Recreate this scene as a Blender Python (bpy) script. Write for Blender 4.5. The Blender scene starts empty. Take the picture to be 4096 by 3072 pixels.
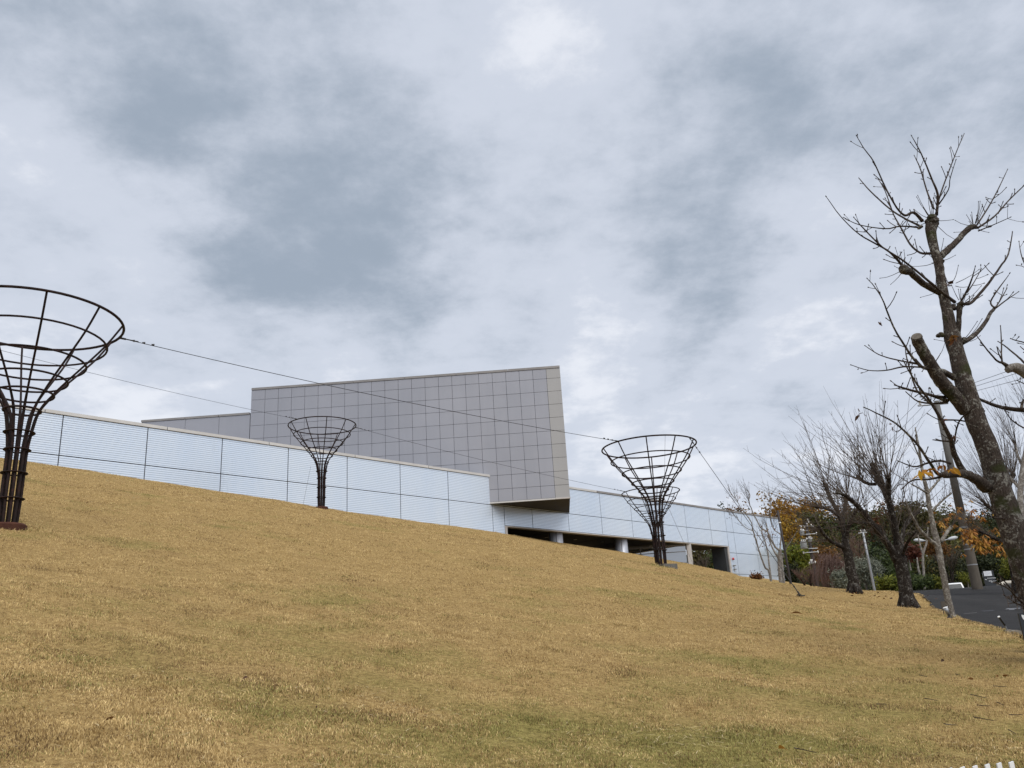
import bpy, bmesh, math, random
import numpy as np
from mathutils import Vector, Matrix

random.seed(7)
RNG = np.random.default_rng(11)
scene = bpy.context.scene
COL = scene.collection

# ------------------------------------------------------------------ camera
EYE = 1.6
FPX, PITCH, ROLL = 3359.1, 0.3154, 0.0606          # focal length in 4096-wide pixels, radians
_F = Vector((0, math.cos(PITCH), math.sin(PITCH)))
_U0 = Vector((0, -math.sin(PITCH), math.cos(PITCH)))
_R0 = Vector((1, 0, 0))
_R = _R0 * math.cos(ROLL) - _U0 * math.sin(ROLL)
_U = _R0 * math.sin(ROLL) + _U0 * math.cos(ROLL)
cam_data = bpy.data.cameras.new("camera")
cam = bpy.data.objects.new("camera", cam_data)
COL.objects.link(cam)
cam_data.sensor_fit = 'HORIZONTAL'
cam_data.sensor_width = 36.0
cam_data.lens = 36.0 * FPX / 4096.0
cam_data.clip_start = 0.05
cam_data.clip_end = 3000
cam.matrix_world = Matrix(((_R.x, _U.x, -_F.x, 0), (_R.y, _U.y, -_F.y, 0), (_R.z, _U.z, -_F.z, EYE), (0, 0, 0, 1)))
scene.camera = cam

def ray(px, py):
    return _F + _R * ((px - 2048) / FPX) - _U * ((py - 1536) / FPX)

def at(px, py, Y):
    """surveyed point: direction read from the photograph, distance Y north of the camera"""
    q = ray(px, py)
    return Vector((q.x * Y / q.y, Y, EYE + q.z * Y / q.y))

# ------------------------------------------------------------------ light and sky
scene.view_settings.view_transform = 'Standard'
scene.view_settings.look = 'None'
scene.view_settings.exposure = 0.9
scene.view_settings.gamma = 1.0
scene.view_settings.use_curve_mapping = False
SUN_EL, SUN_AZ = math.radians(52), math.radians(150)    # azimuth clockwise from +Y: behind the camera, to the right
sd = bpy.data.lights.new("sun", 'SUN')
sd.energy = 1.5
sd.angle = math.radians(50)
sd.color = (1.0, 0.96, 0.90)
sun = bpy.data.objects.new("sun", sd)
COL.objects.link(sun)
_sdir = Vector((math.sin(SUN_AZ) * math.cos(SUN_EL), math.cos(SUN_AZ) * math.cos(SUN_EL), math.sin(SUN_EL)))
sun.rotation_euler = _sdir.to_track_quat('Z', 'Y').to_euler()
sun.location = (0, 0, 60)

world = bpy.data.worlds.new("World")
scene.world = world
world.use_nodes = True
wn, wl = world.node_tree.nodes, world.node_tree.links
wn.clear()

def WN(t, **kw):
    n = wn.new(t)
    for k, v in kw.items():
        setattr(n, k, v)
    return n

def wmath(op, a, b=None, c=None):
    n = WN('ShaderNodeMath', operation=op)
    for i, v in enumerate((a, b, c)):
        if v is None:
            continue
        if isinstance(v, (int, float)):
            n.inputs[i].default_value = v
        else:
            wl.new(v, n.inputs[i])
    return n.outputs[0]

def build_sky():
    tc = WN('ShaderNodeTexCoord')
    d0 = tc.outputs['Generated']
    sky = WN('ShaderNodeTexSky', sky_type='NISHITA')
    sky.sun_disc = False
    sky.sun_elevation = SUN_EL
    sky.sun_rotation = SUN_AZ
    sky.air_density = 1.0
    sky.dust_density = 2.0
    # project the direction on a cloud deck
    sep = WN('ShaderNodeSeparateXYZ')
    wl.new(d0, sep.inputs[0])
    zz = wmath('ADD', wmath('MAXIMUM', sep.outputs[2], 0.0), 0.22)
    comb = WN('ShaderNodeCombineXYZ')
    wl.new(wmath('DIVIDE', sep.outputs[0], zz), comb.inputs[0])
    wl.new(wmath('DIVIDE', sep.outputs[1], zz), comb.inputs[1])
    deck = comb.outputs[0]
    def fbm(vec, scale, detail, rough, off, dist=0.0):
        mp = WN('ShaderNodeMapping')
        mp.inputs['Location'].default_value = off
        wl.new(vec, mp.inputs[0])
        n = WN('ShaderNodeTexNoise')
        n.inputs['Scale'].default_value = scale
        n.inputs['Detail'].default_value = detail
        n.inputs['Roughness'].default_value = rough
        n.inputs['Distortion'].default_value = dist
        wl.new(mp.outputs[0], n.inputs['Vector'])
        return n
    warp = fbm(deck, 2.1, 7, 0.62, (3.1, 1.2, 0))
    sub = WN('ShaderNodeVectorMath', operation='SUBTRACT')
    wl.new(warp.outputs['Color'], sub.inputs[0])
    sub.inputs[1].default_value = (0.5, 0.5, 0.5)
    scl = WN('ShaderNodeVectorMath', operation='SCALE')
    wl.new(sub.outputs[0], scl.inputs[0])
    scl.inputs['Scale'].default_value = 0.22
    addv = WN('ShaderNodeVectorMath', operation='ADD')
    wl.new(d0, addv.inputs[0])
    wl.new(scl.outputs[0], addv.inputs[1])
    nrm = WN('ShaderNodeVectorMath', operation='NORMALIZE')
    wl.new(addv.outputs[0], nrm.inputs[0])
    # thick (dark) and thin (bright) places of the cloud deck: px, py, radius px (2212-wide), amount
    spots = [(340, 200, 300, -.55), (700, 300, 330, -.35), (420, 330, 150, -.25), (780, 480, 230, -.55), (960, 500, 160, -.2),
             (1500, 600, 200, -.65), (1330, 480, 170, -.2), (1620, 130, 330, -.60), (2080, 190, 240, -.35), (60, 40, 170, -.35),
             (150, 640, 180, -.25), (1700, 760, 200, -.15), (1150, 720, 170, -.10), (560, 620, 160, -.3), (1900, 330, 150, -.2),
             (480, 400, 90, .55), (370, 510, 130, .75), (60, 260, 150, .45), (130, 420, 110, .3), (1240, 190, 170, .25),
             (1010, 540, 110, .6), (1700, 540, 150, .75), (1890, 560, 220, .25), (1340, 740, 110, .45), (2150, 460, 140, .4),
             (250, 880, 230, .6), (700, 780, 200, .3), (1100, 860, 160, .15), (1330, 860, 150, .4), (1550, 1000, 260, .35), (1850, 900, 200, .3)]
    tot = None
    for x, y, r, a in spots:
        q = ray(x * 4096 / 2212, y * 4096 / 2212).normalized()
        ang = r * (1.28 if a < 0 else 1.0) / 1814.0
        kk = 1.0 / (ang * ang)                       # exp(-2*(1-cos)/ang^2)
        dp = WN('ShaderNodeVectorMath', operation='DOT_PRODUCT')
        wl.new(nrm.outputs[0], dp.inputs[0])
        dp.inputs[1].default_value = q * (2.0 * kk)
        e = wmath('EXPONENT', wmath('SUBTRACT', dp.outputs['Value'], 2.0 * kk))
        tot = wmath('MULTIPLY', e, a) if tot is None else wmath('MULTIPLY_ADD', e, a, tot)
    n1 = fbm(deck, 1.1, 4, 0.55, (0.4, 7.7, 2.0), 0.0)
    n2 = fbm(deck, 3.0, 9, 0.60, (8.4, 2.2, 1.0), 0.0)
    v = wmath('MULTIPLY_ADD', wmath('SUBTRACT', n1.outputs['Fac'], 0.5), 0.40, 0.505)
    v = wmath('MULTIPLY_ADD', wmath('SUBTRACT', n2.outputs['Fac'], 0.5), 1.05, v)
    n3 = fbm(deck, 8.0, 6, 0.62, (2.4, 6.1, 4.0), 0.0)
    v = wmath('MULTIPLY_ADD', wmath('SUBTRACT', n3.outputs['Fac'], 0.5), 0.55, v)
    v = wmath('MULTIPLY_ADD', tot, 0.34, v)
    ramp = WN('ShaderNodeValToRGB')
    ramp.color_ramp.interpolation = 'EASE'
    el = ramp.color_ramp.elements
    el[0].position, el[0].color = 0.0, (0.270, 0.318, 0.385, 1)
    el[1].position, el[1].color = 1.0, (0.80, 0.81, 0.83, 1)
    m = el.new(0.52)
    m.color = (0.50, 0.537, 0.612, 1)
    m = el.new(0.75)
    m.color = (0.645, 0.668, 0.722, 1)
    wl.new(v, ramp.inputs[0])
    b1 = WN('ShaderNodeBackground')
    wl.new(sky.outputs[0], b1.inputs[0])
    b1.inputs[1].default_value = 0.10
    b2 = WN('ShaderNodeBackground')
    wl.new(ramp.outputs[0], b2.inputs[0])
    b2.inputs[1].default_value = 0.69
    mx = WN('ShaderNodeMixShader')
    mx.inputs[0].default_value = 0.96
    wl.new(b1.outputs[0], mx.inputs[1])
    wl.new(b2.outputs[0], mx.inputs[2])
    out = WN('ShaderNodeOutputWorld')
    wl.new(mx.outputs[0], out.inputs[0])
build_sky()
world.cycles.sampling_method = "MANUAL"
world.cycles.sample_map_resolution = 512
scene.cycles.max_bounces = 6
scene.cycles.diffuse_bounces = 3
scene.cycles.glossy_bounces = 3
scene.cycles.transmission_bounces = 3
scene.cycles.transparent_max_bounces = 6

# ------------------------------------------------------------------ mesh helpers
class MB:
    def __init__(s):
        s.v, s.f, s.uv = [], [], None
    def quad(s, a, b, c, d):
        n = len(s.v)
        s.v += [tuple(a), tuple(b), tuple(c), tuple(d)]
        s.f.append((n, n + 1, n + 2, n + 3))
    def hexa(s, p):
        """8 points: bottom ring 0-3, top ring 4-7"""
        n = len(s.v)
        s.v += [tuple(q) for q in p]
        for f in ((3, 2, 1, 0), (4, 5, 6, 7), (0, 1, 5, 4), (1, 2, 6, 5), (2, 3, 7, 6), (3, 0, 4, 7)):
            s.f.append(tuple(n + i for i in f))
    def box(s, o, ax, ay, az):
        """box from corner o along three edge vectors"""
        o, ax, ay, az = Vector(o), Vector(ax), Vector(ay), Vector(az)
        s.hexa([o, o + ax, o + ax + ay, o + ay, o + az, o + ax + az, o + ax + ay + az, o + ay + az])
    def cbox(s, c, sx, sy, sz, rz=0.0):
        cx, sn = math.cos(rz), math.sin(rz)
        ax, ay, az = Vector((cx, sn, 0)) * sx, Vector((-sn, cx, 0)) * sy, Vector((0, 0, sz))
        s.box(Vector(c) - ax / 2 - ay / 2 - az / 2, ax, ay, az)
    def tube(s, pts, rad, n=8, cap=True, jitter=0.0):
        pts = [Vector(p) for p in pts]
        if isinstance(rad, (int, float)):
            rad = [rad] * len(pts)
        base = len(s.v)
        prev = None
        for i, p in enumerate(pts):
            t = (pts[min(i + 1, len(pts) - 1)] - pts[max(i - 1, 0)])
            if t.length < 1e-9:
                t = Vector((0, 0, 1))
            t.normalize()
            if prev is None:
                a = Vector((1, 0, 0)) if abs(t.x) < 0.8 else Vector((0, 1, 0))
                u = t.cross(a).normalized()
            else:
                u = prev - t * prev.dot(t)
                if u.length < 1e-6:
                    u = t.cross(Vector((1, 0, 0)))
                u.normalize()
            prev = u
            w = t.cross(u)
            for k in range(n):
                a = 2 * math.pi * k / n
                r = rad[i] * (1 + (random.uniform(-jitter, jitter) if jitter else 0))
                s.v.append(tuple(p + u * (r * math.cos(a)) + w * (r * math.sin(a))))
        for i in range(len(pts) - 1):
            for k in range(n):
                a, b = base + i * n + k, base + i * n + (k + 1) % n
                s.f.append((a, b, b + n, a + n))
        if cap:
            s.f.append(tuple(base + k for k in reversed(range(n))))
            s.f.append(tuple(base + (len(pts) - 1) * n + k for k in range(n)))
    def ring(s, c, R, r, n=48, m=8, flat=1.0):
        base = len(s.v)
        c = Vector(c)
        for i in range(n):
            a = 2 * math.pi * i / n
            d = Vector((math.cos(a), math.sin(a), 0))
            for k in range(m):
                b = 2 * math.pi * k / m
                s.v.append(tuple(c + d * (R + r * math.cos(b)) + Vector((0, 0, r * flat * math.sin(b)))))
        for i in range(n):
            for k in range(m):
                a, b = base + i * m + k, base + i * m + (k + 1) % m
                c2, d2 = base + ((i + 1) % n) * m + (k + 1) % m, base + ((i + 1) % n) * m + k
                s.f.append((a, d2, c2, b))
    def lathe(s, c, prof, n=20, squash=(1, 1)):
        base = len(s.v)
        c = Vector(c)
        for r, z in prof:
            for k in range(n):
                a = 2 * math.pi * k / n
                s.v.append(tuple(c + Vector((r * math.cos(a) * squash[0], r * math.sin(a) * squash[1], z))))
        for i in range(len(prof) - 1):
            for k in range(n):
                a, b = base + i * n + k, base + i * n + (k + 1) % n
                s.f.append((a, b, b + n, a + n))
        s.f.append(tuple(base + k for k in reversed(range(n))))
        s.f.append(tuple(base + (len(prof) - 1) * n + k for k in range(n)))
    def build(s, name, mat, parent=None, smooth=False):
        org = wpos(parent) if parent else Vector((0, 0, 0))
        me = bpy.data.meshes.new(name)
        me.from_pydata([(x - org.x, y - org.y, z - org.z) for x, y, z in s.v], [], s.f)
        if s.uv:
            lay = me.uv_layers.new(name="UVMap")
            flat = [c for uv in s.uv for c in uv]
            lay.data.foreach_set("uv", flat)
        return link(name, me, mat, parent, smooth)

ORG = {}
def wpos(o):
    return ORG.get(o.name, Vector((0, 0, 0)))

def link(name, me, mat, parent=None, smooth=False):
    if mat and not me.materials:
        me.materials.append(mat)
    if smooth:
        me.polygons.foreach_set("use_smooth", [True] * len(me.polygons))
    o = bpy.data.objects.new(name, me)
    COL.objects.link(o)
    if parent:
        o.parent = parent
        ORG[o.name] = wpos(parent)
    return o

def thing(name, loc, label, cat, group=None):
    o = bpy.data.objects.new(name, None)
    o.empty_display_size = 0.3
    COL.objects.link(o)
    o.location = loc
    ORG[o.name] = Vector(loc)
    return tag(o, label, cat, group)

def tag(o, label=None, cat=None, group=None, kind=None):
    if label: o["label"] = label
    if cat: o["category"] = cat
    if group: o["group"] = group
    if kind: o["kind"] = kind
    return o

def copy_tree(o, parent=None):
    c = o.copy()
    COL.objects.link(c)
    c.parent = parent
    for ch in o.children:
        copy_tree(ch, c)
    return c

def np_mesh(name, verts, faces_flat, loop_starts, loop_totals, mat, parent=None):
    me = bpy.data.meshes.new(name)
    me.vertices.add(len(verts))
    me.vertices.foreach_set("co", np.ascontiguousarray(verts, dtype=np.float32).ravel())
    me.loops.add(len(faces_flat))
    me.loops.foreach_set("vertex_index", np.ascontiguousarray(faces_flat, dtype=np.int32))
    me.polygons.add(len(loop_starts))
    me.polygons.foreach_set("loop_start", np.ascontiguousarray(loop_starts, dtype=np.int32))
    me.polygons.foreach_set("loop_total", np.ascontiguousarray(loop_totals, dtype=np.int32))
    me.update(calc_edges=True)
    me.validate()
    return link(name, me, mat, parent)

# ------------------------------------------------------------------ materials
class NT:
    def __init__(s, name):
        s.m = bpy.data.materials.new(name)
        s.m.use_nodes = True
        s.n, s.l = s.m.node_tree.nodes, s.m.node_tree.links
        s.b = s.n["Principled BSDF"]
    def node(s, t, **kw):
        n = s.n.new(t)
        for k, v in kw.items():
            setattr(n, k, v)
        return n
    def setin(s, sock, v):
        if isinstance(v, bpy.types.NodeSocket):
            s.l.new(v, sock)
        else:
            sock.default_value = v
    def math(s, op, *a):
        n = s.node('ShaderNodeMath', operation=op)
        for i, v in enumerate(a):
            s.setin(n.inputs[i], v)
        return n.outputs[0]
    def noise(s, scale, detail=6, rough=.6, vec=None, stretch=None, dist=0.0):
        n = s.node('ShaderNodeTexNoise')
        n.inputs['Scale'].default_value = scale
        n.inputs['Detail'].default_value = detail
        n.inputs['Roughness'].default_value = rough
        n.inputs['Distortion'].default_value = dist
        if vec is None:
            vec = s.node('ShaderNodeTexCoord').outputs['Object']
        if stretch:
            mp = s.node('ShaderNodeMapping')
            mp.inputs['Scale'].default_value = stretch
            s.l.new(vec, mp.inputs[0])
            vec = mp.outputs[0]
        s.l.new(vec, n.inputs['Vector'])
        return n.outputs['Fac']
    def ramp(s, fac, stops, interp='LINEAR'):
        r = s.node('ShaderNodeValToRGB')
        r.color_ramp.interpolation = interp
        e = r.color_ramp.elements
        e[0].position, e[0].color = stops[0][0], (*stops[0][1], 1)
        e[1].position, e[1].color = stops[-1][0], (*stops[-1][1], 1)
        for p, c in stops[1:-1]:
            x = e.new(p)
            x.color = (*c, 1)
        s.l.new(fac, r.inputs[0])
        return r.outputs[0]
    def mix(s, fac, a, b, mode='MIX'):
        n = s.node('ShaderNodeMix', data_type='RGBA', blend_type=mode)
        s.setin(n.inputs[0], fac)
        for i, v in ((6, a), (7, b)):
            if isinstance(v, tuple) and len(v) == 3:
                v = (*v, 1)
            s.setin(n.inputs[i], v)
        return n.outputs[2]
    def bump(s, h, strength=.3, dist=.02):
        n = s.node('ShaderNodeBump')
        n.inputs['Strength'].default_value = strength
        n.inputs['Distance'].default_value = dist
        s.l.new(h, n.inputs['Height'])
        s.l.new(n.outputs[0], s.b.inputs['Normal'])
    def set(s, **kw):
        for k, v in kw.items():
            k2 = {'color': 'Base Color', 'rough': 'Roughness', 'metal': 'Metallic', 'spec': 'Specular IOR Level', 'trans': 'Transmission Weight'}.get(k, k)
            if isinstance(v, tuple) and len(v) == 3:
                v = (*v, 1)
            s.setin(s.b.inputs[k2], v)
        return s

def simple(name, c1, c2=None, scale=3, rough=.6, metal=0., spec=.4, bump=0., bscale=None, detail=6, stretch=None):
    t = NT(name)
    if c2:
        f = t.noise(scale, detail, .62, stretch=stretch)
        t.set(color=t.ramp(f, [(.3, c1), (.7, c2)]))
        if bump:
            h = t.noise(bscale or scale * 3, 5, .6, stretch=stretch)
            t.bump(h, bump)
    else:
        t.set(color=c1)
    t.set(rough=rough, metal=metal, spec=spec)
    return t.m

def bark(name, dark, mid, lich, lichen=.5, moss=.0, scale=1.0):
    t = NT(name)
    ridges = t.noise(52 * scale, 5, .72, stretch=(1, 1, .30))
    base = t.ramp(ridges, [(.32, dark), (.68, mid)])
    patch = t.noise(6.5 * scale, 8, .75, dist=.6)
    spots = t.noise(38 * scale, 4, .6)
    f = t.math('MULTIPLY_ADD', spots, .45, t.math('MULTIPLY', patch, .75))
    lf = t.ramp(f, [(.66 - .12 * lichen, (0, 0, 0)), (.74 - .12 * lichen, (1, 1, 1))])
    col = t.mix(lf, base, lich)
    if moss:
        mf = t.noise(3.1 * scale, 4, .6)
        col = t.mix(t.math('MULTIPLY', t.ramp(mf, [(.56, (0, 0, 0)), (.66, (1, 1, 1))]), moss), col, (.035, .04, .012))
    t.set(color=col, rough=.9, spec=.15)
    t.bump(t.math('ADD', ridges, t.math('MULTIPLY', spots, .5)), .9, .02)
    return t.m

def leafmat(name, c1, c2, c3, trans=.25):
    t = NT(name)
    oi = t.node('ShaderNodeObjectInfo').outputs['Random']
    g = t.node('ShaderNodeNewGeometry')
    r = g.outputs['Random Per Island']
    col = t.ramp(r, [(.0, c1), (.5, c2), (1.0, c3)])
    hs = t.node('ShaderNodeHueSaturation')
    t.setin(hs.inputs['Value'], t.math('MULTIPLY_ADD', oi, .5, .75))
    t.setin(hs.inputs['Hue'], t.math('MULTIPLY_ADD', oi, .03, .485))
    t.l.new(col, hs.inputs['Color'])
    t.set(color=hs.outputs[0], rough=.65, spec=.25)
    tr = t.node('ShaderNodeBsdfTranslucent')
    t.l.new(hs.outputs[0], tr.inputs[0])
    mx = t.node('ShaderNodeMixShader')
    mx.inputs[0].default_value = trans
    t.l.new(t.b.outputs[0], mx.inputs[1])
    t.l.new(tr.outputs[0], mx.inputs[2])
    t.l.new(mx.outputs[0], t.n['Material Output'].inputs[0])
    return t.m

M = {}
def make_materials():
    # rusted dark steel of the funnel frames
    t = NT("rusted_steel")
    f = t.noise(9, 8, .7)
    t.set(color=t.ramp(f, [(.35, (.010, .007, .007)), (.55, (.022, .011, .010)), (.75, (.060, .022, .015))]), rough=.75, metal=.2, spec=.3)
    t.bump(t.noise(120, 3, .6), .3, .003)
    M['rust'] = t.m
    M['rust_plate'] = simple("rusted_plate", (.035, .014, .010), (.10, .040, .025), 7, .85, .1, .2, .4, 40)
    M['cable'] = simple("steel_cable", (.045, .045, .05), rough=.45, metal=.6)
    M['steel_dark'] = simple("dark_painted_steel", (.022, .018, .018), (.045, .036, .034), 12, .6, .1, .4, .2)
    M['galv'] = simple("galvanised_steel", (.24, .25, .27), (.34, .355, .37), 14, .45, .5, .5)
    M['concrete'] = simple("weathered_concrete", (.15, .145, .135), (.24, .228, .21), 5, .9, 0, .2, .3, 60)
    M['pole_concrete'] = simple("pole_concrete", (.075, .066, .055), (.125, .108, .088), 4, .9, 0, .2, .2, 40, stretch=(1, 1, .3))
    M['pole_upper'] = simple("pale_pole_concrete", (.10, .098, .092), (.15, .146, .138), 4, .9, 0, .2, .2, 40, stretch=(1, 1, .3))
    M['porcelain'] = simple("white_porcelain", (.78, .78, .76), rough=.25, spec=.5)
    M['transformer'] = simple("grey_enamel", (.17, .18, .18), (.25, .26, .26), 6, .5)
    M['stone'] = simple("pale_kerb_stone", (.36, .33, .28), (.55, .51, .44), 9, .9, 0, .2, .4, 50)
    M['coping'] = simple("pale_coping_metal", (.48, .475, .465), (.58, .575, .565), 1.2, .5, .1, .4)
    M['coping_dark'] = simple("grey_coping_metal", (.21, .20, .20), (.28, .27, .265), 1.2, .5, .1, .4)
    M['trim'] = simple("pale_opening_trim", (.42, .40, .385), (.52, .50, .48), 2, .55)
    M['joint'] = simple("dark_joint_backing", (.030, .031, .042), (.045, .046, .058), 3, .8)
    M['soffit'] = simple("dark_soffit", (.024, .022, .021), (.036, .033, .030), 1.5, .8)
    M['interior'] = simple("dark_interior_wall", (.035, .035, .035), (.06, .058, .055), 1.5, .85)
    M['column'] = simple("grey_blue_column_cladding", (.33, .35, .40), (.41, .43, .48), 1.5, .38, .25, .5)
    M['mullion'] = simple("pale_window_frame", (.36, .36, .37), (.44, .44, .45), 3, .5, .2)
    M['dark_pillar'] = simple("dark_grey_pillar", (.028, .032, .035), (.045, .05, .055), 2, .6)
    t = NT("window_glass")
    t.set(color=(.05, .07, .09), rough=.03, spec=1.0, metal=.0)
    t.b.inputs['IOR'].default_value = 2.6
    M['glass'] = t.m
    # metal sheet panels of the box
    for nm, c1, c2 in (("box_panel", (.295, .305, .345), (.345, .352, .392)), ("box_panel_tan", (.332, .329, .327), (.372, .368, .365))):
        t = NT(nm + "_sheet")
        oi = t.node('ShaderNodeObjectInfo').outputs['Random']
        f = t.noise(.35, 3, .5)
        streak = t.noise(2.2, 5, .6, stretch=(1, 1, .10))
        base = t.ramp(t.math('MULTIPLY_ADD', streak, .35, t.math('MULTIPLY', f, .65)), [(.3, c1), (.7, c2)])
        hs = t.node('ShaderNodeHueSaturation')
        t.setin(hs.inputs['Value'], t.math('MULTIPLY_ADD', oi, .05, .975))
        t.l.new(base, hs.inputs['Color'])
        t.set(color=hs.outputs[0], rough=.42, metal=.25, spec=.4)
        t.bump(t.noise(1.4, 2, .4), .06, .03)
        M[nm] = t.m
    # glazed metallic tiles, 50 x 97.5 mm, laid upright
    t = NT("silver_blue_glazed_tiles")
    uv = t.node('ShaderNodeUVMap').outputs[0]
    sp = t.node('ShaderNodeSeparateXYZ')
    t.l.new(uv, sp.inputs[0])
    tu = t.math('DIVIDE', sp.outputs[0], 3.5963 / 72)
    tv = t.math('DIVIDE', sp.outputs[1], 1.755 / 18)
    fu, fv = t.math('FRACT', tu), t.math('FRACT', tv)
    ju = t.math('MULTIPLY', t.math('LESS_THAN', fu, .14), .5)
    jv = t.math('LESS_THAN', fv, .19)
    jm = t.math('MAXIMUM', ju, jv)
    cell = t.node('ShaderNodeCombineXYZ')
    t.l.new(t.math('FLOOR', tu), cell.inputs[0])
    t.l.new(t.math('FLOOR', tv), cell.inputs[1])
    wnz = t.node('ShaderNodeTexWhiteNoise')
    wnz.noise_dimensions = '2D'
    t.l.new(cell.outputs[0], wnz.inputs['Vector'])
    rv = wnz.outputs['Value']
    stain = t.noise(.22, 7, .65, vec=uv, stretch=(1.0, .35, 1))
    tile = t.ramp(t.math('MULTIPLY_ADD', rv, .12, t.math('MULTIPLY', stain, .9)), [(.25, (.68, .80, .96)), (.8, (.86, .93, .99))])
    dirt = t.noise(1.1, 7, .7, vec=uv, stretch=(1.0, .16, 1))
    tile = t.mix(t.math('MULTIPLY', t.ramp(dirt, [(.62, (0, 0, 0)), (.78, (1, 1, 1))]), .35), tile, (.26, .28, .31))
    t.set(color=t.mix(jm, tile, (.17, .205, .28)), rough=t.math('MULTIPLY_ADD', jm, .5, t.math('MULTIPLY_ADD', rv, .04, .20)), spec=.7,
          metal=t.math('MULTIPLY_ADD', jm, -.42, .42))
    hgt = t.math('SUBTRACT', 1.0, jm)
    bp = t.node('ShaderNodeBump')
    bp.inputs['Strength'].default_value = .25
    bp.inputs['Distance'].default_value = .004
    t.l.new(hgt, bp.inputs['Height'])
    # each tile sits a hair out of true
    wob = t.node('ShaderNodeVectorMath', operation='SUBTRACT')
    t.l.new(wnz.outputs['Color'], wob.inputs[0])
    wob.inputs[1].default_value = (.5, .5, .5)
    wsc = t.node('ShaderNodeVectorMath', operation='SCALE')
    t.l.new(wob.outputs[0], wsc.inputs[0])
    wsc.inputs['Scale'].default_value = .006
    wad = t.node('ShaderNodeVectorMath', operation='ADD')
    t.l.new(bp.outputs[0], wad.inputs[0])
    t.l.new(wsc.outputs[0], wad.inputs[1])
    wnm = t.node('ShaderNodeVectorMath', operation='NORMALIZE')
    t.l.new(wad.outputs[0], wnm.inputs[0])
    t.l.new(wnm.outputs[0], t.b.inputs['Normal'])
    M['tiles'] = t.m
    # lawn
    t = NT("dormant_lawn")
    at_ = t.node('ShaderNodeAttribute', attribute_name="tint")
    co = t.node('ShaderNodeTexCoord').outputs['Object']
    tuft = t.noise(19, 5, .65, vec=co)
    fine = t.noise(85, 3, .6, vec=co)
    mid = t.noise(2.6, 6, .65, vec=co)
    k = t.math('MULTIPLY_ADD', fine, .40, t.math('MULTIPLY', tuft, .60))
    straw = t.ramp(k, [(.33, (.105, .066, .026)), (.48, (.29, .193, .075)), (.66, (.49, .350, .150))])
    green = t.ramp(k, [(.33, (.075, .064, .018)), (.48, (.20, .162, .050)), (.66, (.35, .29, .10))])
    gf = t.math('ADD', at_.outputs['Fac'], t.math('MULTIPLY', t.math('SUBTRACT', mid, .5), .7))
    col = t.mix(t.ramp(gf, [(.25, (0, 0, 0)), (.85, (1, 1, 1))]), straw, green)
    brown = t.noise(.9, 6, .7, vec=co)
    col = t.mix(t.math('MULTIPLY', t.ramp(brown, [(.55, (0, 0, 0)), (.75, (1, 1, 1))]), .35), col, (.20, .125, .055))
    t.set(color=col, rough=.95, spec=.1)
    t.bump(k, .8, .05)
    M['lawn'] = t.m
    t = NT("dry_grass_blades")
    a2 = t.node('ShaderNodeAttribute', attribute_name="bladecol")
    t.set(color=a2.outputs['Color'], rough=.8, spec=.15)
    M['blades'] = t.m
    M['earth'] = simple("bare_earth", (.10, .075, .045), (.19, .145, .085), .4, .95, 0, .1, .5, 4)
    M['wood_floor'] = simple("forest_floor", (.030, .028, .014), (.075, .058, .028), .3, .95, 0, .1, .6, 2)
    t = NT("asphalt")
    f1 = t.noise(1.1, 7, .7)
    f2 = t.noise(160, 2, .6)
    f3 = t.noise(.25, 5, .6, stretch=(1, .3, 1))
    a = t.math('MULTIPLY_ADD', f2, .35, t.math('MULTIPLY_ADD', f1, .35, t.math('MULTIPLY', f3, .3)))
    t.set(color=t.ramp(a, [(.32, (.016, .016, .0165)), (.52, (.030, .0295, .030)), (.72, (.060, .058, .057))]), rough=.95, spec=.12)
    t.bump(f2, .4, .01)
    M['asphalt'] = t.m
    M['asphalt2'] = simple("worn_asphalt", (.058, .057, .06), (.10, .098, .10), 1.4, .9, 0, .3, .4, 150)
    M['wetpatch'] = simple("smooth_iron_cover", (.22, .22, .23), (.30, .30, .31), 8, .35, .6)
    # bark and leaves
    M['bark_big'] = bark("lichened_dark_bark", (.016, .011, .009), (.098, .078, .064), (.25, .24, .21), .30, .8)
    M['bark_twig'] = bark("brown_twig_bark", (.022, .016, .013), (.075, .056, .045), (.14, .12, .10), .2)
    M['bark_dark'] = bark("dark_wet_bark", (.008, .006, .005), (.036, .028, .022), (.20, .19, .17), .12)
    M['bark_pale'] = bark("pale_fissured_bark", (.055, .046, .038), (.19, .165, .135), (.34, .32, .28), .55, 0, 1.6)
    M['bark_grey'] = bark("smooth_grey_bark", (.12, .105, .09), (.24, .215, .19), (.36, .34, .31), .5)
    M['twig_far'] = simple("grey_brown_twigs", (.050, .038, .030), (.105, .082, .064), 8, .9)
    M['twig_red'] = simple("reddish_twigs", (.095, .055, .045), (.18, .115, .095), 6, .9)
    M['bud'] = simple("dark_bud", (.030, .018, .014), rough=.5)
    M['cutwood'] = simple("cut_wood_end", (.085, .072, .058), (.16, .14, .115), 20, .9)
    M['leaf_orange'] = leafmat("orange_leaves", (.21, .085, .018), (.34, .145, .025), (.38, .21, .05))
    M['leaf_yellow'] = leafmat("yellow_leaves", (.55, .28, .03), (.60, .33, .04), (.50, .20, .03))
    M['leaf_ochre'] = leafmat("ochre_leaves", (.14, .075, .012), (.27, .13, .015), (.36, .20, .025))
    M['leaf_rust'] = leafmat("rust_leaves", (.075, .035, .014), (.15, .06, .02), (.21, .095, .028))
    M['leaf_red'] = leafmat("red_maple_leaves", (.085, .032, .020), (.14, .052, .028), (.19, .075, .04))
    M['leaf_dark'] = leafmat("dark_evergreen_leaves", (.014, .020, .010), (.030, .040, .015), (.058, .070, .024))
    M['leaf_green'] = leafmat("mid_green_leaves", (.022, .035, .012), (.045, .066, .018), (.075, .10, .025))
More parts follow.
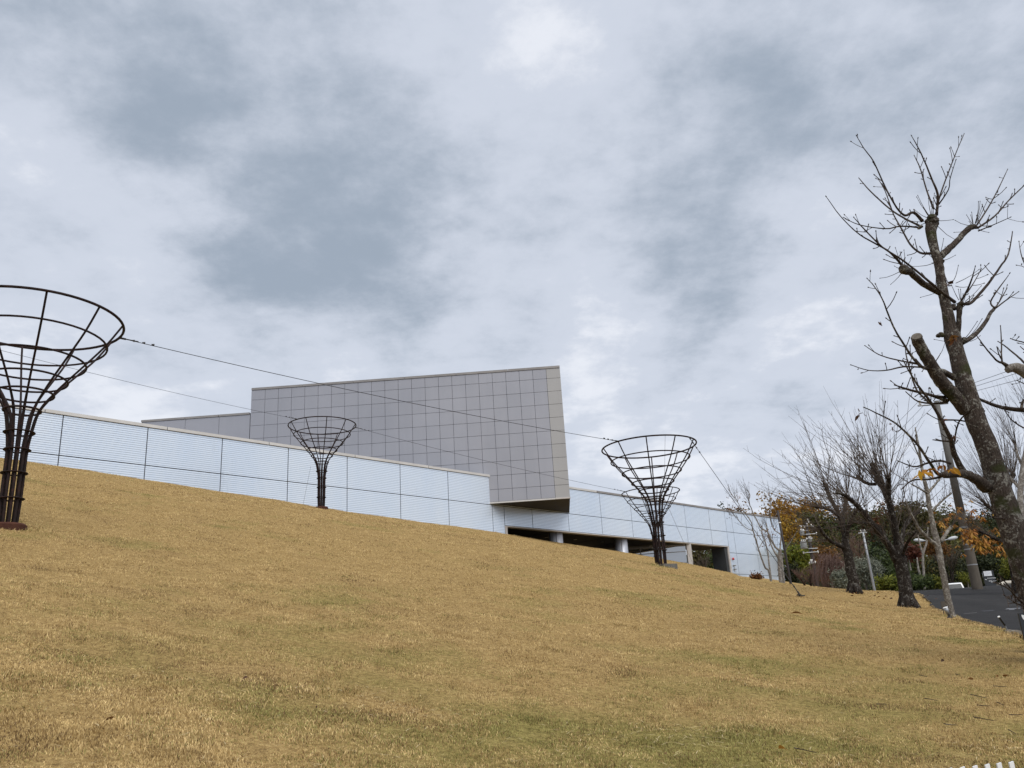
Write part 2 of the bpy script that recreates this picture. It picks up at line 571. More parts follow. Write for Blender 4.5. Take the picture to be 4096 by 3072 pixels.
    M['leaf_olive'] = leafmat("olive_drab_leaves", (.040, .040, .014), (.075, .070, .020), (.12, .105, .028))
    M['leaf_lime'] = leafmat("yellow_green_leaves", (.065, .085, .014), (.14, .16, .022), (.24, .24, .035))
    M['leaf_silver'] = leafmat("silvery_olive_leaves", (.095, .11, .082), (.18, .20, .15), (.32, .34, .27))
    M['leaf_dead'] = simple("withered_brown_leaf", (.050, .024, .014), (.12, .055, .028), 30, .8)
    M['sign'] = simple("charcoal_sign_sheet", (.020, .023, .028), (.030, .034, .040), 3, .45)
    M['sign_white'] = simple("white_lettering", (.74, .75, .76), rough=.5)
    M['paper'] = simple("printed_notice", (.60, .62, .66), (.74, .75, .78), 30, .5)
    M['van'] = simple("white_van_paint", (.74, .75, .76), rough=.25, spec=.6)
    M['van_glass'] = simple("tinted_van_glass", (.03, .034, .038), rough=.12, spec=.3)
    M['picket'] = simple("white_plastic_picket", (.70, .71, .72), (.78, .79, .80), 14, .4)
    M['lamp_white'] = simple("pale_lamp_housing", (.42, .44, .46), (.50, .52, .54), 6, .4)
    M['red_lamp'] = simple("red_alarm_lamp", (.42, .02, .02), rough=.25, spec=.6)
    M['iron'] = simple("black_iron", (.02, .02, .021), (.035, .034, .034), 14, .55, .2)
make_materials()

# ------------------------------------------------------------------ terrain
WC, WM = 54.0, 1.0412                       # wall line: Y = WC + WM * X
WH = math.hypot(1, WM)
DV = Vector((1 / WH, WM / WH, 0))           # along the wall
NV = Vector((WM / WH, -1 / WH, 0))          # out of the wall, towards the lawn
WZ0, WROW, WOPEN = 10.93 + EYE, 1.755, 7.95 + EYE
S0, WW = -27.657, 3.5963
S_L, S_R = -44.0, 34.9

def W(s, d, z):
    p = Vector((0, WC, 0)) + DV * s + NV * d
    return Vector((p.x, p.y, z))

def wall_hit(px, py):
    q = ray(px, py)
    Y = WC / (1 - WM * q.x / q.y)
    return at(px, py, Y)

CTRL = []
for px, py in [(0, 1834), (222, 1864), (580, 1920), (1144, 2008), (1386, 2046), (1602, 2077), (1795, 2103), (1972, 2128), (2200, 2165), (2535, 2215), (2770, 2258), (2920, 2290), (3160, 2328)]:
    CTRL.append(wall_hit(px, py))
CTRL += [at(28, 2106, 14.3), at(2650, 2266, 26.0), at(3200, 2385, 31), at(3625, 2428, 26), at(3795, 2468, 22), at(3390, 2364, 32),
         at(4096, 2542, 14.5), at(3920, 2492, 19), at(3740, 2432, 28), at(3640, 2376, 39), at(3900, 2345, 45), at(4096, 2331, 46), at(3650, 2368, 42),
         at(3260, 2346, 44), at(3420, 2364, 43), at(2048, 3072, 5.5), at(0, 3072, 4.4), at(4096, 3072, 6.2), at(4096, 2780, 9.0)]
CTRL += [Vector(p) for p in [(0, 0, 0), (-6, 0, 1.3), (6, 0, .1), (0, -10, -1.5), (-14, -4, 2.4), (14, -4, .2), (-9, 20, 5.6), (-30, 26, 11.2), (-30, 6, 8.0), (-45, 20, 12),
                             (16, 14, 1.5), (24, 20, 1.9), (34, 32, 2.7), (40, 50, 2.6), (27, 58, 3.4), (20, 60, 4.0), (33, 62, 2.6), (50, 70, 2.0), (30, 85, 4.2), (24, 66, 5.2), (45, 95, 2.5), (70, 90, 2), (60, 40, 2), (40, 10, 1)]]
_cp = np.array([tuple(p) for p in CTRL])
def _tps(r2):
    return np.where(r2 > 1e-9, .5 * r2 * np.log(r2 + 1e-12), 0)
_K = _tps(((_cp[:, None, :2] - _cp[None, :, :2]) ** 2).sum(-1)) + np.eye(len(_cp)) * 2.0
_Pm = np.c_[np.ones(len(_cp)), _cp[:, :2]]
_A = np.block([[_K, _Pm], [_Pm.T, np.zeros((3, 3))]])
_sol = np.linalg.solve(_A, np.r_[_cp[:, 2], 0, 0, 0])
def ground_np(x, y):
    x, y = np.asarray(x, float), np.asarray(y, float)
    sh = x.shape
    x, y = x.ravel(), y.ravel()
    out = np.empty(len(x))
    for i in range(0, len(x), 20000):
        xs, ys = x[i:i + 20000], y[i:i + 20000]
        r2 = (xs[:, None] - _cp[None, :, 0]) ** 2 + (ys[:, None] - _cp[None, :, 1]) ** 2
        out[i:i + 20000] = _tps(r2) @ _sol[:-3] + _sol[-3] + _sol[-2] * xs + _sol[-1] * ys
    return out.reshape(sh)
def gz(x, y):
    return float(ground_np(np.array([x]), np.array([y]))[0])

_NT = RNG.random((256, 256))
def vnoise(x, y):
    xi, yi = np.floor(x).astype(int), np.floor(y).astype(int)
    fx, fy = x - xi, y - yi
    fx, fy = fx * fx * (3 - 2 * fx), fy * fy * (3 - 2 * fy)
    g = lambda i, j: _NT[(xi + i) % 256, (yi + j) % 256]
    return (g(0, 0) * (1 - fx) + g(1, 0) * fx) * (1 - fy) + (g(0, 1) * (1 - fx) + g(1, 1) * fx) * fy
def fbm2(x, y, o=4):
    a, s, t = .5, 0, 0
    for i in range(o):
        s = s + a * vnoise(x * 2 ** i + 17 * i, y * 2 ** i + 31 * i)
        t += a
        a *= .55
    return s / t
def tint_np(x, y):
    """0 straw .. 1 green: green shows towards the foot of the slope and on the right"""
    n = fbm2(x * .75 + 9, y * .75 + 4, 5)
    low = np.clip(1.1 - y / 20.0, 0, 1) * .46 + np.clip((x + 2) / 10, 0, 1) * np.clip(1.5 - y / 14, 0, 1) * .22
    return np.clip((n - .50) * 1.9 + low, 0, 1)

# lawn and road share one border curve (surveyed), the road lies to its right
BORDER = [at(3560, 2371, 46), at(3640, 2375, 40), at(3690, 2402, 33), at(3740, 2432, 28), at(3800, 2460, 23.5), at(3920, 2492, 19), at(4096, 2542, 14.5)]
BORDER = [Vector((9, 70, 0)) + Vector((8, -4, 0))] + BORDER + [Vector((6.6, 10.5, 0)), Vector((5.6, 6, 0)), Vector((5.0, 0, 0)), Vector((4.6, -12, 0))]
_bx = np.array([p.x for p in BORDER]); _by = np.array([p.y for p in BORDER])
def border_x(y):
    return np.interp(y, _by[::-1], _bx[::-1])

def lawn():
    us = np.concatenate([np.linspace(-75, -44, 14)[:-1], np.arange(-44, 34.9, .4), [34.9, 35.3], np.linspace(36, 80, 60)])
    vs = np.concatenate([[-60, -30, -12, -4, -.6, -.35], np.arange(0, 44, .4), np.linspace(44.5, 75, 14)])
    U_, V_ = np.meshgrid(us, vs)
    X = DV.x * U_ + NV.x * V_
    Y = WC + DV.y * U_ + NV.y * V_
    Z = ground_np(X, Y)
    fade = np.clip((border_x(Y) - X) / 2.0, 0, 1)
    Z = Z + ((fbm2(X * .5, Y * .5, 3) - .5) * .10 + (fbm2(X * 2.1, Y * 2.1, 2) - .5) * .03) * fade
    Z = np.where((V_ < -.4) & (U_ < 35.0), np.minimum(Z - 3.6, WOPEN - 5), Z)
    Z = np.where((V_ < -20) & (U_ >= 35.0), np.minimum(Z, 3.0), Z)
    # the sheet dips under the road
    over = X - border_x(Y)
    Z = Z - np.clip((over + .12) / .35, 0, 1) * .25
    nv_, nu_ = U_.shape
    verts = np.stack([X, Y, Z], -1).reshape(-1, 3)
    i, j = np.meshgrid(np.arange(nu_ - 1), np.arange(nv_ - 1))
    a = j * nu_ + i
    q = np.stack([a, a + nu_, a + nu_ + 1, a + 1], -1).reshape(-1, 4)
    o = np_mesh("lawn", verts, q.ravel(), np.arange(len(q)) * 4, np.full(len(q), 4), M['lawn'])
    o.data.polygons.foreach_set("use_smooth", [True] * len(q))
    at_ = o.data.attributes.new("tint", 'FLOAT', 'POINT')
    at_.data.foreach_set("value", tint_np(X, Y).ravel().astype(np.float32))
    tag(o, kind="structure")
    # far ground to the horizon
    mb = MB()
    n = 40
    ring = [(r, k) for r in (60, 400, 2500) for k in range(n)]
    for r, k in ring:
        mb.v.append((20 + r * math.cos(2 * math.pi * k / n), 60 + r * math.sin(2 * math.pi * k / n), -3.0))
    for i in range(2):
        for k in range(n):
            mb.f.append((i * n + k, (i + 1) * n + k, (i + 1) * n + (k + 1) % n, i * n + (k + 1) % n))
    tag(mb.build("terrain", M['earth']), kind="structure")
lawn()

def road():
    ys = np.concatenate([np.arange(-12, 62, .6)])
    ws = np.array([0, .15, .6, 1.5, 3, 5, 8, 12, 18, 26])
    X = border_x(ys)[:, None] + ws[None, :]
    X[:, 0] += (fbm2(ys * 1.3, ys * 0 + 3, 3) - .5) * .35
    Y = np.repeat(ys[:, None], len(ws), 1)
    Z = ground_np(X, Y) - .035
    nv_, nu_ = X.shape
    verts = np.stack([X, Y, Z], -1).reshape(-1, 3)
    i, j = np.meshgrid(np.arange(nu_ - 1), np.arange(nv_ - 1))
    a = j * nu_ + i
    q = np.stack([a, a + 1, a + nu_ + 1, a + nu_], -1).reshape(-1, 4)
    o = np_mesh("road", verts, q.ravel(), np.arange(len(q)) * 4, np.full(len(q), 4), M['asphalt'])
    o.data.polygons.foreach_set("use_smooth", [True] * len(q))
    tag(o, kind="structure")
road()

def ground_hit(px, py, y0=3.0, y1=90.0):
    """walk along a surveyed direction until it meets the ground"""
    ys = np.arange(y0, y1, .05)
    q = ray(px, py)
    xs = q.x / q.y * ys
    zs = EYE + q.z / q.y * ys
    g = ground_np(xs, ys)
    k = np.argmax(g > zs)
    return Vector((xs[k], ys[k], g[k]))

# ------------------------------------------------------------------ museum building
BX0, BX1 = Vector((-17.24, 52.66, 0)), Vector((3.18, 51.86, 0))
BD = (BX1 - BX0).normalized()
BN = Vector((BD.y, -BD.x, 0))                # towards the lawn
BZ0, BZ1 = 9.236 + EYE, 17.93 + EYE
def museum():
    org = W(0, 0, 6.0)
    B = thing("museum_building", org, "museum with silver-blue tiled wall and grey box volume jutting over the lawn", "building")
    # --- tiled wall: dark backing with separate tile-faced panels and an opening
    op_l, op_r = -1.45, 25.2
    base = 1.0
    mb = MB()
    T = .38                                                    # wall thickness, panels stand proud of it
    def slab(s0, s1, z0, z1, t=T, d=0):
        mb.box(W(s0, d - t, z0), DV * (s1 - s0), NV * t, Vector((0, 0, z1 - z0)))
    slab(S_L, op_l, base, WZ0)
    slab(op_l, op_r, WOPEN, WZ0)
    slab(op_r, S_R, base, WZ0)
    wall = mb.build("tiled_wall", M['joint'], B)
    edges_s = [S_L] + [S0 + n * WW for n in range(-4, 18) if S_L < S0 + n * WW < S_R] + [S_R]
    g = .022
    PT = .030
    def panel(s0, s1, z0, z1):
        p = MB()
        p.box(W(s0, .003, z0), DV * (s1 - s0), NV * PT, Vector((0, 0, z1 - z0)))
        uv = []
        for f in p.f:
            for vi in f:
                v = Vector(p.v[vi])
                s = (v - Vector((0, WC, 0))).dot(DV)
                uv.append((s - S0 + 400 * WW, WZ0 - v.z + 40 * WROW))
        p.uv = uv
        return p.build("tile_panel", M['tiles'], wall)
    rows = [(WZ0 - (k + 1) * WROW, WZ0 - k * WROW) for k in range(6)]
    for i in range(len(edges_s) - 1):
        a, b = edges_s[i], edges_s[i + 1]
        for z0, z1 in rows:
            z0 = max(z0, base)
            for (pa, pb, zl) in ([(a, min(b, op_l), 0)] if a < op_l else []) + \
                                ([(max(a, op_l), min(b, op_r), WOPEN)] if b > op_l and a < op_r else []) + \
                                ([(max(a, op_r), b, 0)] if b > op_r else []):
                zz0 = max(z0, zl)
                if z1 - zz0 < .1 or pb - pa < .05:
                    continue
                # ground hides the low rows on the left
                gl = min(gz(*W(pa, 0, 0).xy), gz(*W(pb, 0, 0).xy))
                if z1 < gl - .3:
                    continue
                panel(pa + g, pb - g, zz0 + g, z1 - g)
    # coping along the top, in lengths with open joints
    s = S_L
    k = 0
    while s < S_R + .1:
        e = min(s + 5.2, S_R + .12)
        p = MB()
        p.box(W(s + .02, -T - .06, WZ0 + .004), DV * (e - s - .04), NV * (T + .15), Vector((0, 0, .14)))
        p.build("coping", M['coping'] if s < 3 else M['coping_dark'], wall)
        s = e
        k += 1
        if e >= S_R + .1: break
    # end of the wall
    p = MB()
    p.box(W(S_R + .003, -T - .02, base), DV * .09, NV * (T + .07), Vector((0, 0, WZ0 - base - .01)))
    p.build("end_trim", M['trim'], wall)
    # opening trim: soffit strip, left jamb
    p = MB(); p.box(W(op_l - .02, -T - .01, WOPEN - .06), DV * (op_r - op_l + .04), NV * (T + .06), Vector((0, 0, .055))); p.build("lintel_trim", M['trim'], wall)
    p = MB(); p.box(W(op_l + .002, -T - .02, base), DV * .20, NV * (T + .065), Vector((0, 0, WOPEN - .064 - base))); p.build("jamb_trim", M['trim'], wall)
    p = MB(); p.box(W(op_r - .22, -T - .02, base), DV * .20, NV * (T + .065), Vector((0, 0, WOPEN - .064 - base))); p.build("jamb_trim", M['trim'], wall)
    p = MB(); p.box(W(op_r - .62, -1.3, base), DV * .395, NV * 1.25, Vector((0, 0, WOPEN - .07 - base))); p.build("dark_pillar", M['dark_pillar'], B)
    # --- arcade behind the opening
    ax = 8.5
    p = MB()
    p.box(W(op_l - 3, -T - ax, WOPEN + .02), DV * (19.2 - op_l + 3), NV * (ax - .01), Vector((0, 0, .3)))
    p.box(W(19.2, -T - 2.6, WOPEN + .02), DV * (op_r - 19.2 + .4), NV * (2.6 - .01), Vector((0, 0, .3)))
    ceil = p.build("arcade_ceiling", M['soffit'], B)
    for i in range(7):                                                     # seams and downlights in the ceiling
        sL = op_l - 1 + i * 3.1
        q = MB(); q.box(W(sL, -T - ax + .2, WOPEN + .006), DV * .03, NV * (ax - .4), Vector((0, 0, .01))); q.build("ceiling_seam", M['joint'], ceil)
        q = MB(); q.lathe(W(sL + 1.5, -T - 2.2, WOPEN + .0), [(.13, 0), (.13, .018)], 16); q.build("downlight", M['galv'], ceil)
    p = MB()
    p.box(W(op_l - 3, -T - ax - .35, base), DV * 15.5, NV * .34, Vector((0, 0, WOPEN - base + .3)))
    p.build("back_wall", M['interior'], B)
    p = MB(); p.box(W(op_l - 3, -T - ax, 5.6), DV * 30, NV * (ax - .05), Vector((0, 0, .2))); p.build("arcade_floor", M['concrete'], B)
    # round clad columns with one vertical seam
    for px, py in ((2250, 2122), (2510, 2151)):
        c = wall_hit(px, py)
        c = c - NV * .62
        q = MB(); q.lathe((c.x, c.y, 5.7), [(.46, 0), (.46, WOPEN - 5.72)], 40)
        co = q.build("column", M['column'], B, smooth=True)
        a0 = c + Vector((-c.x, -c.y, 0)).normalized() * .461 + Vector((.02, 0, 0))
        q = MB(); q.box((a0.x - .015, a0.y - .01, 5.72), (.03, 0, 0), (0, .03, 0), (0, 0, WOPEN - 5.75)); q.build("column_seam", M['joint'], co)
    # --- glazed screen set at an angle behind the second column
    P1 = wall_hit(2757, 2172)
    gdir = -BD
    glen = 7.4
    zt, zb = WOPEN - .08, 5.8
    o0 = Vector((P1.x, P1.y, 0)) - NV * .12
    p = MB(); p.cbox((o0.x + .03, o0.y + .1, (zt + zb) / 2), .36, .40, zt - zb, math.atan2(BD.y, BD.x)); p.build("screen_post", M['trim'], B)
    scr = MB()
    scr.box(o0 + gdir * .2 + Vector((0, .16, zt - .10)), gdir * (glen - .2), Vector((0, .10, 0)), Vector((0, 0, .10)))
    scr.box(o0 + gdir * .2 + Vector((0, .16, zb)), gdir * (glen - .2), Vector((0, .10, 0)), Vector((0, 0, .10)))
    screen = scr.build("glazed_screen", M['mullion'], B)
    nb = 4
    bw = (glen - .2) / nb
    zs = [zb + .1, 6.3, 7.17, 8.05, 8.92, zt - .10]
    for i in range(nb):
        x0 = .2 + i * bw
        q = MB(); q.box(o0 + gdir * (x0 + bw - .04) + Vector((0, .155, zb + .1)), gdir * .08, Vector((0, .11, 0)), Vector((0, 0, zt - zb - .2))); q.build("mullion", M['mullion'], screen)
        for k in range(len(zs) - 1):
            q = MB(); q.box(o0 + gdir * (x0 + .004) + Vector((0, .20, zs[k] + .03)), gdir * (bw - .05), Vector((0, .012, 0)), Vector((0, 0, zs[k + 1] - zs[k] - .06))); q.build("pane", M['glass'], screen)
            if k:
                q = MB(); q.box(o0 + gdir * (x0 + .004) + Vector((0, .165, zs[k] - .028)), gdir * (bw - .05), Vector((0, .09, 0)), Vector((0, 0, .056))); q.build("transom", M['mullion'], screen)
    # --- grey box volume
    bl = (BX1 - BX0).length
    depth = 26.0
    z0, z1 = BZ0, BZ1
    core = MB()
    core.box(BX0 + BD * .06 - BN * .05 + Vector((0, 0, z0 + .03)), BD * (bl - .12), -BN * depth, Vector((0, 0, z1 - z0 - .06)))
    box = core.build("box_volume", M['joint'], B)
    first, last = .93, .91
    cw = (bl - first - last) / 21
    xs = [0, first] + [first + cw * (i + 1) for i in range(21)] + [bl]
    rh = (z1 - z0) / 9.88
    zs = [z1 - .10] + [z1 - rh * .88 - rh * i for i in range(9)] + [z0 + .10]
    gg = .010
    for i in range(23):
        for k in range(10):
            if xs[i + 1] < 15.0 and zs[k] < 10.9 + EYE - .3:
                continue                                                   # behind the tiled wall
            q = MB()
            q.box(BX0 + BD * (xs[i] + gg) - BN * .046 + Vector((0, 0, zs[k + 1] + gg)), BD * (xs[i + 1] - xs[i] - 2 * gg), BN * .046, Vector((0, 0, zs[k] - zs[k + 1] - 2 * gg)))
            q.build("panel", M['box_panel_tan'] if i == 22 else M['box_panel'], box)
    # right-hand side panels
    for k in range(10):
        for j in range(4):
            q = MB()
            q.box(BX1 - BD * .056 - BN * (.05 + j * 2.7 + gg) + Vector((0, 0, zs[k + 1] + gg)), BD * .05, -BN * (2.7 - 2 * gg), Vector((0, 0, zs[k] - zs[k + 1] - 2 * gg)))
            q.build("side_panel", M['box_panel_tan'], box)
    # top coping in lengths, bottom drip edge, underside sheets
    n = 6
    for i in range(n):
        q = MB(); q.box(BX0 + BD * (bl * i / n + .01) - BN * .30 + Vector((0, 0, z1 - .09)), BD * (bl / n - .02), BN * .335, Vector((0, 0, .15))); q.build("coping", M['coping_dark'], box)
    q = MB(); q.box(BX0 + BD * .0 - BN * .055 + Vector((0, 0, z0 + .0)), BD * (bl - .92), BN * .075, Vector((0, 0, .09))); q.build("drip_edge", M['coping'], box)
    q = MB(); q.box(BX0 + BD * (bl - .915) - BN * .055 + Vector((0, 0, z0 + .0)), BD * .935, BN * .095, Vector((0, 0, .10))); q.build("drip_edge", M['trim'], box)
    for i in range(14, 23):
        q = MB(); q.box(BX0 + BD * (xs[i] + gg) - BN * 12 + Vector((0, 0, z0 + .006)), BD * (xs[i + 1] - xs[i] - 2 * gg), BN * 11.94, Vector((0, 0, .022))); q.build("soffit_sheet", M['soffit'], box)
    # --- lower wing on the left, same face line
    zt = 16.25 + EYE
    L0 = BX0 - BD * 7.28
    q = MB(); q.box(L0 + BD * .04 - BN * .05 + Vector((0, 0, z0)), BD * 7.2, -BN * 18, Vector((0, 0, zt - z0 - .04))); wing = q.build("lower_wing", M['joint'], B)
    cuts = [0, 2.95, 5.2, 7.26]
    for i in range(3):
        for (za, zb_) in ((zt - .08, zt - 2.35), (zt - 2.35, zt - 4.6)):
            q = MB(); q.box(L0 + BD * (cuts[i] + gg) - BN * .046 + Vector((0, 0, zb_ + gg)), BD * (cuts[i + 1] - cuts[i] - 2 * gg), BN * .046, Vector((0, 0, za - zb_ - 2 * gg))); q.build("panel", M['box_panel'], wing)
    for i in range(3):
        q = MB(); q.box(L0 + BD * (cuts[i] - .03) - BN * .3 + Vector((0, 0, zt - .07)), BD * (cuts[i + 1] - cuts[i] - .02), BN * .335, Vector((0, 0, .14))); q.build("coping", M['coping_dark'], wing)
    # flat roof behind the tiled wall
    q = MB(); q.box(W(S_L, -T - 22, WZ0 - .9), DV * (15 - S_L), NV * 21.9, Vector((0, 0, .3))); q.build("roof", M['concrete'], B)
    q = MB(); q.box(W(15.1, -T - 2.8, WZ0 - .9), DV * (S_R - 15.3), NV * 2.7, Vector((0, 0, .3))); q.build("roof", M['concrete'], B)
    # alarm lamp, hose inlets and drain pipe on the wall right of the opening
    c = wall_hit(2929, 2236)
    q = MB(); q.lathe(c + NV * .10, [(.02, -.10), (.09, -.08), (.10, 0), (.07, .09), (.02, .12)], 14); q.build("alarm_lamp", M['red_lamp'], B, smooth=True)
    for dz in (0, -.32):
        c2 = wall_hit(2933, 2262) + Vector((0, 0, dz))
        q = MB(); q.ring(c2 + NV * .12, .10, .035, 20, 8, 1.4); q.tube([c2, c2 + NV * .2], .05, 10); q.build("hose_inlet", M['galv'], B, smooth=True)
museum()

# ------------------------------------------------------------------ curves and branches
def spline(pts, rads, sub=4, wob=0.0):
    P = [Vector(p) for p in pts]
    out, ro = [], []
    n = len(P)
    for i in range(n - 1):
        p0, p1, p2, p3 = P[max(i - 1, 0)], P[i], P[i + 1], P[min(i + 2, n - 1)]
        for k in range(sub):
            t = k / sub
            q = 0.5 * ((2 * p1) + (p2 - p0) * t + (2 * p0 - 5 * p1 + 4 * p2 - p3) * t * t + (3 * p1 - p0 - 3 * p2 + p3) * t ** 3)
            if wob and (i or k):
                q = q + Vector((random.uniform(-1, 1), random.uniform(-1, 1), random.uniform(-1, 1))) * wob
            out.append(q)
            ro.append(rads[i] + (rads[i + 1] - rads[i]) * t)
    out.append(P[-1])
    ro.append(rads[-1])
    return out, ro

def rdir(up=0.0):
    v = Vector((random.gauss(0, 1), random.gauss(0, 1), random.gauss(0, 1) + up))
    return v.normalized()

def twig(mb, p, d, L, r, n=4, seg=4, lift=.25, side=0, wob=.05, tip=.25):
    """one straight-ish shoot that lifts towards its tip, with opposite side shoots"""
    pts, rr = [p.copy()], [r]
    q, dd = p.copy(), d.normalized()
    for i in range(seg):
        dd = (dd + Vector((0, 0, lift / seg)) + rdir() * wob).normalized()
        q = q + dd * (L / seg)
        pts.append(q.copy())
        rr.append(r * (1 - (1 - tip) * (i + 1) / seg))
    mb.tube(pts, rr, n, cap=False)
    for k in range(side):
        t = random.uniform(.25, .95)
        i = min(int(t * seg), seg - 1)
        pos = pts[i].lerp(pts[i + 1], t * seg - i)
        ax = (pts[i + 1] - pts[i]).normalized()
        sd_ = (rdir(.4) - ax * .2)
        sd_ = (sd_ - ax * sd_.dot(ax)).normalized()
        twig(mb, pos, ax * .75 + sd_ * .8, L * random.uniform(.14, .38) * (1.15 - t), r * .55, n if n < 5 else 4, 3, lift * .8, 0, wob)
    return pts

def px_path(zx, zy, zs, Y, pts, dy=0.0):
    """points read off an enlarged crop of the photograph -> world; r in crop pixels"""
    P, R = [], []
    n = len(pts)
    for i, (u, v, r) in enumerate(pts):
        y = Y + dy * i / max(n - 1, 1)
        P.append(at(zx + u / zs, zy + v / zs, y))
        R.append(r / zs / FPX * y * 1.02)
    return P, R

# ------------------------------------------------------------------ leaves
def leaf_cloud(lumps, n, size, flat=.5, jit=.35, hollow=.55):
    """n small bent leaf faces spread through the outer volume of several lumps (cx,cy,cz,rx,ry,rz)"""
    L = np.array(lumps, float)
    w = (L[:, 3] * L[:, 4] * L[:, 5]) ** .67
    idx = RNG.choice(len(L), n, p=w / w.sum())
    d = RNG.normal(size=(n, 3))
    d /= np.linalg.norm(d, axis=1)[:, None]
    rad = hollow + (1 - hollow) * RNG.random(n) ** .5
    rad *= 1 + jit * RNG.normal(size=n) * .5
    # clumping: pull leaves towards random twig ends
    c = L[idx, :3] + d * rad[:, None] * L[idx, 3:]
    k = max(6, n // 22)
    cent = c[RNG.choice(n, k)]
    near = RNG.integers(0, k, n)
    pull = RNG.random(n) < .55
    c[pull] = cent[near[pull]] + RNG.normal(size=(pull.sum(), 3)) * size * 1.6
    nrm = d + RNG.normal(size=(n, 3)) * .8 + np.array([0, 0, .35])
    nrm /= np.linalg.norm(nrm, axis=1)[:, None]
    a = np.cross(nrm, RNG.normal(size=(n, 3)))
    a /= np.linalg.norm(a, axis=1)[:, None]
    b = np.cross(nrm, a)
    s = size * (.6 + .8 * RNG.random(n))[:, None]
    v = np.stack([c - a * s, c - b * s * flat, c + a * s, c + b * s * flat], 1).reshape(-1, 3)
    f = np.arange(4 * n)
    return v, f, np.arange(n) * 4, np.full(n, 4)

def lumps_for(rx, ry, rz, z, k, spread=.55, seed=None):
    out = [(0, 0, z, rx * .7, ry * .7, rz * .7)]
    for i in range(k):
        a = random.uniform(0, 2 * math.pi)
        e = random.uniform(-.7, 1.0)
        q = random.uniform(.28, .5)
        out.append((math.cos(a) * rx * spread * math.cos(e), math.sin(a) * ry * spread * math.cos(e), z + rz * spread * math.sin(e) * 1.15, rx * q, ry * q, rz * q))
    return out

def leafy_tree(name, base, rx, rz, zc, n, size, mat, label, cat, group=None, trunk_r=.12, trunk_mat=None, proto=None, k=9, ry=None, lean=0.0, flat=.5, hollow=.55, stems=1):
    T = thing(name, base, label, cat, group)
    b = Vector(base)
    mb = MB()
    for s in range(stems):
        off = Vector((random.uniform(-.3, .3) * rx * (stems > 1), random.uniform(-.2, .2) * rx * (stems > 1), 0))
        P = [b + Vector((0, 0, -.3)), b + off * .3 + Vector((lean * .2, 0, zc * .45)), b + off + Vector((lean * .6, 0, zc + rz * .35))]
        pp, rr = spline(P, [trunk_r, trunk_r * .75, trunk_r * .3], 4, trunk_r * .15)
        mb.tube(pp, rr, 7)
        for i in range(4):
            a = random.uniform(0, 6.28)
            st = pp[len(pp) // 2 + i % 3]
            mb.tube([st, st + Vector((math.cos(a) * rx * .5, math.sin(a) * rx * .5, rz * .45))], [trunk_r * .4, trunk_r * .12], 5, cap=False)
    mb.build("trunk", trunk_mat or M['bark_dark'], T)
    v, f, ls, lt = leaf_cloud(lumps_for(rx, ry or rx, rz, zc, k), n, size, flat, hollow=hollow)
    np_mesh("crown", v, f, ls, lt, mat, T)
    return T

# ------------------------------------------------------------------ funnel frames
PROF = [(0.0, .125), (.485, .150), (.93, .152), (1.34, .155), (1.65, .190), (2.05, .268), (2.35, .445), (2.61, .640), (2.94, .910), (3.34, 1.225), (3.76, 1.482)]
def funnel_at(base, rot, label, plate):
    T = thing("funnel_frame", (0, 0, 0), label, "sculpture", "rusty funnel frames on the lawn")
    N = 10
    for k in range(N):
        a = 2 * math.pi * k / N + rot
        P = [Vector((r * math.cos(a), r * math.sin(a), z)) for z, r in PROF]
        P[0] = P[0] + Vector((0, 0, -.25))
        pp, rr = spline(P, [.025] * 6 + [.019] * 5, 3)
        mb = MB(); mb.tube(pp, rr, 7); mb.build("rod", M['rust'], T, smooth=True)
    for i, (z, r) in enumerate(PROF[1:]):
        mb = MB()
        if i == len(PROF) - 2:
            mb.ring((0, 0, z), r + .018, .025, 64, 8)
            mb.build("rim", M['rust'], T, smooth=True)
        else:
            fl = i < 4
            mb.ring((0, 0, z), r + (.035 if fl else .026), .030 if fl else .0195, 48, 8, .45 if fl else 1.0)
            mb.build("collar" if fl else "hoop", M['rust'], T, smooth=True)
    # lugs where the cables take hold
    mb = MB()
    if plate == 'plate':
        mb.lathe((0, 0, -.06), [(.30, -.2), (.30, .08), (.27, .11), (.18, .115)], 28)
        mb.build("base_plate", M['rust_plate'], T)
    else:
        mb.cbox((.12, -.06, -.075), .52, .42, .24, .5)
        mb.build("base_block", M['pole_upper'], T)
    T.location = base
    ORG[T.name] = Vector(base)
    return T

def place_funnel(px_base, py_base, Y, rot, label, plate):
    p = at(px_base, py_base, Y)
    b = Vector((p.x, p.y, gz(p.x, p.y) + .02))
    return funnel_at(b, rot, label, plate), b

F1, f1 = place_funnel(30, 2097, 14.05, .33, "rusty funnel frame nearest the camera, cut by the left picture edge", 'plate')
F3, f3 = place_funnel(2648, 2262, 26.3, .12, "rusty funnel frame standing in front of the arcade opening, on concrete block", 'block')
F2, f2 = place_funnel(1285, 2030, 36.6, .05, "small rusty funnel frame before the silver tiled wall, left of the grey box", 'plate')
F4, f4 = place_funnel(2632, 2240, 43.6, .40, "farthest rusty funnel frame, partly hidden behind the funnel before the arcade", 'plate')
RIMZ, RIMR = 3.76, 1.52
def rim(b, toward):
    d = Vector((toward.x - b.x, toward.y - b.y, 0)).normalized()
    return b + d * RIMR + Vector((0, 0, RIMZ))

